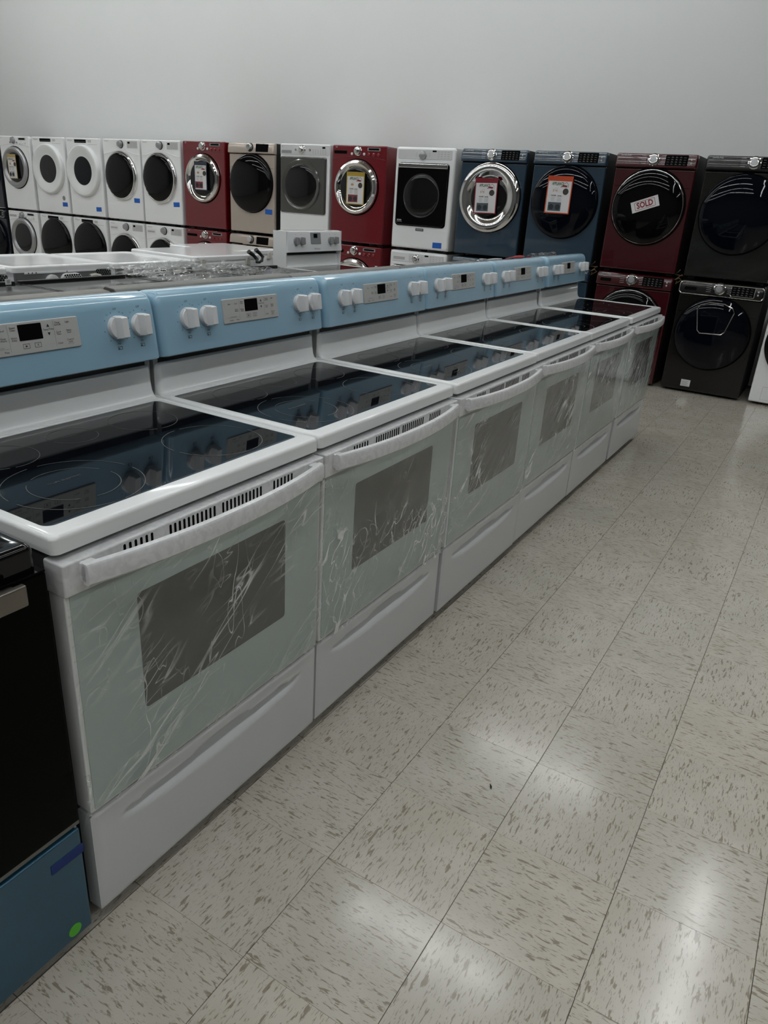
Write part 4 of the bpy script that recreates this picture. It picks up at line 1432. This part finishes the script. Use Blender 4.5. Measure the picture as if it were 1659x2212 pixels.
for i, yy in enumerate((7.325, 6.62)):
    nb = ('next to the ring-door dryers', 'next to the red dryer with the navy card')[i]
    U('clothes_dryer', 'white dryer with chrome-edged dark door, ' + nb, 'dryer', yy, ZU, 'duet', WHITE_DIM, WHITE_DIM)
    nb = ('next to the black-door washers', 'next to the red washer')[i]
    U('washing_machine', 'white washer with chrome-edged dark door, ' + nb, 'washer', yy, 0, 'duet', WHITE_DIM, WHITE_DIM, True)
kw_red = dict(ring=CHROME, seam=SEAM_RED, dial=CHROME, button=RB, button2=WHITE_PART, ink=INK_LIGHT, pull=VOID)
U('clothes_dryer', 'red dryer with chrome door ring and navy-topped price card', 'dryer', 5.895, ZU, 'lg', RED, RED, **kw_red)
U('washing_machine', 'red washer beside the champagne washer', 'washer', 5.895, 0, 'lg', RED, RED, True, card_label=True, **kw_red)
U('clothes_dryer', 'champagne dryer with large black door and blue tape', 'dryer', 5.15, ZU, 'champagne', CHAMP, SIDE_BLACK, glass=DOOR_GLASS, door='dark')
U('washing_machine', 'champagne washer under the champagne dryer', 'washer', 5.15, 0, 'champagne', CHAMP, SIDE_BLACK, True, glass=DOOR_GLASS, door='dark')
U('clothes_dryer', 'white dryer with square graphite door and silver panel', 'dryer', 4.395, ZU, 'kenmore', WHITE_DIM, WHITE_DIM)
U('washing_machine', 'white washer with graphite door behind the white range', 'washer', 4.395, 0, 'kenmore', WHITE_DIM, WHITE_DIM)
U('clothes_dryer', 'red dryer with chrome door ring and yellow-edged price card', 'dryer', 3.685, ZU, 'lg', RED, RED, True, **kw_red)
U('washing_machine', 'red washer between the white range and the white washer', 'washer', 3.685, 0, 'lg', RED, RED, True, card_label=True, **kw_red)
U('clothes_dryer', 'white dryer with rectangular dark door and chrome handle bar', 'dryer', 2.895, ZU, 'maytag', WHITE_DIM, WHITE_DIM)
U('washing_machine', 'white washer with silver dial under the rectangular-door dryer', 'washer', 2.895, 0, 'maytag', WHITE_DIM, WHITE_DIM, True)
U('clothes_dryer', 'navy blue dryer with wide chrome door ring', 'dryer', 2.145, ZU, 'samsung', NAVY, SIDE_BLACK, door='chrome')
U('washing_machine', 'navy blue washer under the chrome-ring navy dryer', 'washer', 2.145, 0, 'samsung', NAVY, SIDE_BLACK, True)
U('clothes_dryer', 'navy blue dryer with plain dark door and orange-edged price card', 'dryer', 1.40, ZU, 'samsung', NAVY, SIDE_BLACK)
U('washing_machine', 'navy blue washer under the dark-door navy dryer', 'washer', 1.40, 0, 'samsung', NAVY, SIDE_BLACK, True)
U('clothes_dryer', 'wine red dryer with a SOLD sign on its dark door', 'dryer', 0.64, ZU, 'samsung', WINE, SIDE_BLACK, door='edge')
U('washing_machine', 'wine red washer facing the end of the white range row', 'washer', 0.64, 0, 'samsung', WINE, SIDE_BLACK, True, door='edge', zd=0.54)
U('clothes_dryer', 'black stainless dryer with blue-black door, beside the SOLD dryer', 'dryer', -0.11, ZU, 'samsung', BSTAIN, SIDE_BLACK, knob_x=0.03, zd=0.535)
U('washing_machine', 'black stainless washer with chrome-trimmed hatch in its door', 'washer', -0.11, 0, 'samsung', BSTAIN, SIDE_BLACK, True, chrome_panel=True, door='addwash', zd=0.545, hatch=True)
w_ = U('washing_machine', 'white washer with a black door beside the black stainless washer', 'washer', -0.865, 0, 'round', WHITE_DIM, WHITE_DIM, door='black', zd=0.55)
MB().plate(-0.245, -0.02, 0.05, 0.16, -0.0012, 0.004, 0.006, 0.0008, 2).build('filter_hatch', WHITE_DIM, w_)
MB().plate(-0.247, -0.018, 0.048, 0.162, -0.0006, 0.004, 0.007, 0.0004, 2).build('hatch_gap', SIDE_GREY, w_)


# ------------------------------------------------------------------ price cards, sold sign, tape
def price_card(y, z, x, rx, colour, photo, label, price=None, w=0.225, h=0.315, tilt=0.0):
    o = empty('price_card', (x, y, z), R(-90))
    o.rotation_euler = (0, rx, R(-90)) if False else (rx, tilt, R(-90))
    o.rotation_mode = 'XYZ'
    tag(o, label, 'price card', 'price cards on dryer doors')
    fm = mat('card_edge_' + label.split()[0], colour, 0.3, coat=0.4)
    b = MB()
    hw, hh = w / 2, h / 2
    t_ = 0.009
    b.box(-hw, hw, 0.0, 0.002, -hh, hh)
    for a in ((-hw, -hw + t_, -hh, hh), (hw - t_, hw, -hh, hh), (-hw + t_, hw - t_, -hh, -hh + t_), (-hw + t_, hw - t_, hh - t_, hh), (-hw + t_, hw - t_, hh - 0.042, hh - 0.036)):
        b.box(a[0], a[1], -0.0025, 0.0005, a[2], a[3])
    b.build('sleeve', fm, o)
    MB().box(-hw + t_, hw - t_, -0.0012, 0.0, -hh + t_, hh - 0.042).build('paper', PAPER, o)
    y = -0.0022
    top = hh - 0.042
    t = MB().text('APPLIANCE', -0.018, top - 0.023, y, 0.036, 0.60, 0.03)
    t.build('green_heading', GREEN_INK, o, smooth=False)
    t = MB()
    t.add([(0.005, y - .0002, top - 0.052), (0.035, y - .0002, top - 0.030), (0.072, y - .0002, top - 0.036), (0.068, y - .0002, top - 0.050), (0.03, y - .0002, top - 0.046)], [(0, 1, 2, 3, 4)])
    t.build('red_swoosh', RED_INK, o, smooth=False)
    t = MB()
    for a, b_ in (((0.040, -0.026), (0.060, -0.010)), ((0.060, -0.010), (0.080, -0.028)), ((0.080, -0.028), (0.080, -0.05))):
        t.add([(a[0], y - .0003, top + a[1]), (b_[0], y - .0003, top + b_[1]), (b_[0], y - .0003, top + b_[1] + 0.004), (a[0], y - .0003, top + a[1] + 0.004)], [(0, 1, 2, 3)])
    t.rect(0.079, 0.082, top - 0.05, top - 0.026, y - .0003)
    for cx_, bw in ((-0.05, 0.044), (0.012, 0.036)):
        pass
    t.text('WASHER', -0.046, top - 0.122, y, 0.0145, 0.85, 0.02)
    t.text('DRYER', 0.010, top - 0.124, y, 0.0145, 0.85, 0.02)
    t.build('black_print', INK, o, smooth=False)
    t = MB()
    for i in range(5):
        t.rect(-0.068, -0.032 - 0.006 * (i % 2), top - 0.137 - i * 0.0075, top - 0.134 - i * 0.0075, y)
        t.rect(-0.010, 0.034 - 0.005 * (i % 2), top - 0.139 - i * 0.0075, top - 0.136 - i * 0.0075, y)
    t.rect(-0.045, -0.010, top - 0.060, top - 0.057, y)
    t.build('grey_print', INK_LIGHT, o, smooth=False)
    t = MB()
    t.text(price or '$', -0.038, top - 0.080, y, 0.028, 0.8) if price else t.rect(-0.055, -0.022, top - 0.091, top - 0.070, y)
    t.build('price_print', GOLD_INK, o, smooth=False)
    MB().lathe([(0.027, 0.0), (0.027, -0.0006)], c=(0.062, y + 0.0004, top - 0.086), n=28).build('round_seal', SEAL, o)
    p = MB().rect(-0.088, 0.034, -hh + 0.022, top - 0.178, y).build('photo_print', photo, o, smooth=False)
    t = MB()
    zc_ = (-hh + 0.022 + top - 0.178) / 2 - 0.004
    for cx_ in (-0.058, 0.004):
        t.lathe([(0.024, 0.0), (0.024, -0.0004)], c=(cx_, y - 0.0002, zc_), n=20)
    t.build('photo_doors', PHOTO_RING, o)
    return o


price_card(9.535, ZU + 0.585, FX - 0.058, 0.0, (0.42, 0.30, 0.10), PHOTO_GREY, 'gold-edged price card on the white dryer with silver door', w=0.19)
price_card(5.895, ZU + 0.60, FX - 0.058, 0.0, (0.02, 0.025, 0.05), PHOTO_RED, 'navy-topped price card on the red dryer by the champagne dryer', w=0.20)
price_card(3.675, ZU + 0.565, FX - 0.058, 0.0, (0.42, 0.29, 0.04), PHOTO_RED, 'yellow-edged price card on the red dryer by the rectangular-door dryer')
price_card(2.165, ZU + 0.565, FX - 0.060, 0.0, (0.20, 0.008, 0.02), PHOTO_BLUE, 'red-edged price card on the chrome-ring navy dryer', '$748', w=0.235, tilt=R(-1.5))
price_card(1.43, ZU + 0.61, FX - 0.088, 0.0, (0.52, 0.07, 0.02), PHOTO_BLUE, 'orange-edged price card on the dark-door navy dryer', '$748', w=0.235)

o = empty('sold_sign', (FX - 0.083, 0.648, ZU + 0.575), R(-90))
o.rotation_euler = (0, R(-20), R(-90))
tag(o, 'white SOLD sign stuck askew on the wine red dryer door', 'sign')
MB().box(-0.116, 0.116, 0.0, 0.002, -0.045, 0.045).build('paper', PAPER, o)
t = MB()
ls = [[(x, -0.0006, z) for x, z in rr(-0.088, 0.088, -0.034, 0.034, 0.008, 4)], [(x, -0.0006, z) for x, z in rr(-0.083, 0.083, -0.029, 0.029, 0.006, 4)]]
t.loops(ls, False, False)
t.build('border_print', RED_INK_SOFT, o, smooth=False)
t = MB()
t.text('SOLD', 0.0, 0.0, -0.0008, 0.066, 0.84, 0.032)
t.build('sold_print', RED_INK, o, smooth=False)

for (yy, zz, lab) in ((8.531, 1.125, 'blue tape on the ring-door dryer next to the silver-ring dryer'), (7.836, 1.102, 'blue tape on the ring-door dryer next to the dark-door dryers'),
                      (7.084, 1.251, 'blue tape on the white dark-door dryer next to the ring-door dryers'), (6.376, 1.241, 'blue tape on the white dark-door dryer next to the red dryer'),
                      (4.899, 1.245, 'blue tape below the black door of the champagne dryer'), (2.679, 1.057, 'blue tape low on the dryer with the rectangular door')):
    o = empty('painter_tape', (FX - 0.001, yy, zz), R(-90))
    o.rotation_euler = (0, R(random.uniform(-3, 3)), R(-90))
    tag(o, lab, 'tape', 'blue tape strips on the dryers')
    MB().plate(-0.052, 0.052, -0.027, 0.027, -0.0012, 0.0, 0.001, 0.0003, 1).build('strip', TAPE, o)

# round sticker below the first ring-door dryer's door
o = MB().lathe([(0.03, 0.0), (0.03, -0.001)], n=24).build('round_label', mat('grey_round_label', (0.22, 0.22, 0.22), 0.5, var=0.3, vscale=60))
o.location = (FX - 0.0005, 8.545, 1.205)
o.rotation_euler = (0, 0, R(-90))
tag(o, 'grey round label above the tape on a ring-door dryer', 'sticker')

# brown cords in the gaps between the right-hand stacks
for n, (yy, lab) in enumerate(((1.03, 'brown cord dangling between the navy and the wine red stacks'), (0.265, 'brown cord dangling between the wine red and the black stacks'))):
    rnd = random.Random(20 + n)
    pth = [(FX + 0.03 + 0.01 * rnd.random(), yy + 0.05 * math.sin(i * 1.9) * (0.5 + rnd.random() * 0.5), 1.03 - 0.012 * i + 0.02 * math.cos(i * 2.3)) for i in range(9)]
    o = MB().tube(pth, 0.004, 6).build('cord', TWINE)
    tag(o, lab, 'cord')

# a few specks of litter on the floor
for n, (x, y) in enumerate(((0.86, -0.545),)):
    o = MB().add([(x, y, 0.0005), (x + 0.012, y + 0.003, 0.0005), (x + 0.018, y + 0.012, 0.003), (x + 0.004, y + 0.006, 0.004)], [(0, 1, 2, 3), (0, 1, 3), (1, 2, 3)]).build('floor_chip', BLACK, smooth=False)
    tag(o, 'tiny black chip lying on a floor tile', 'chip')
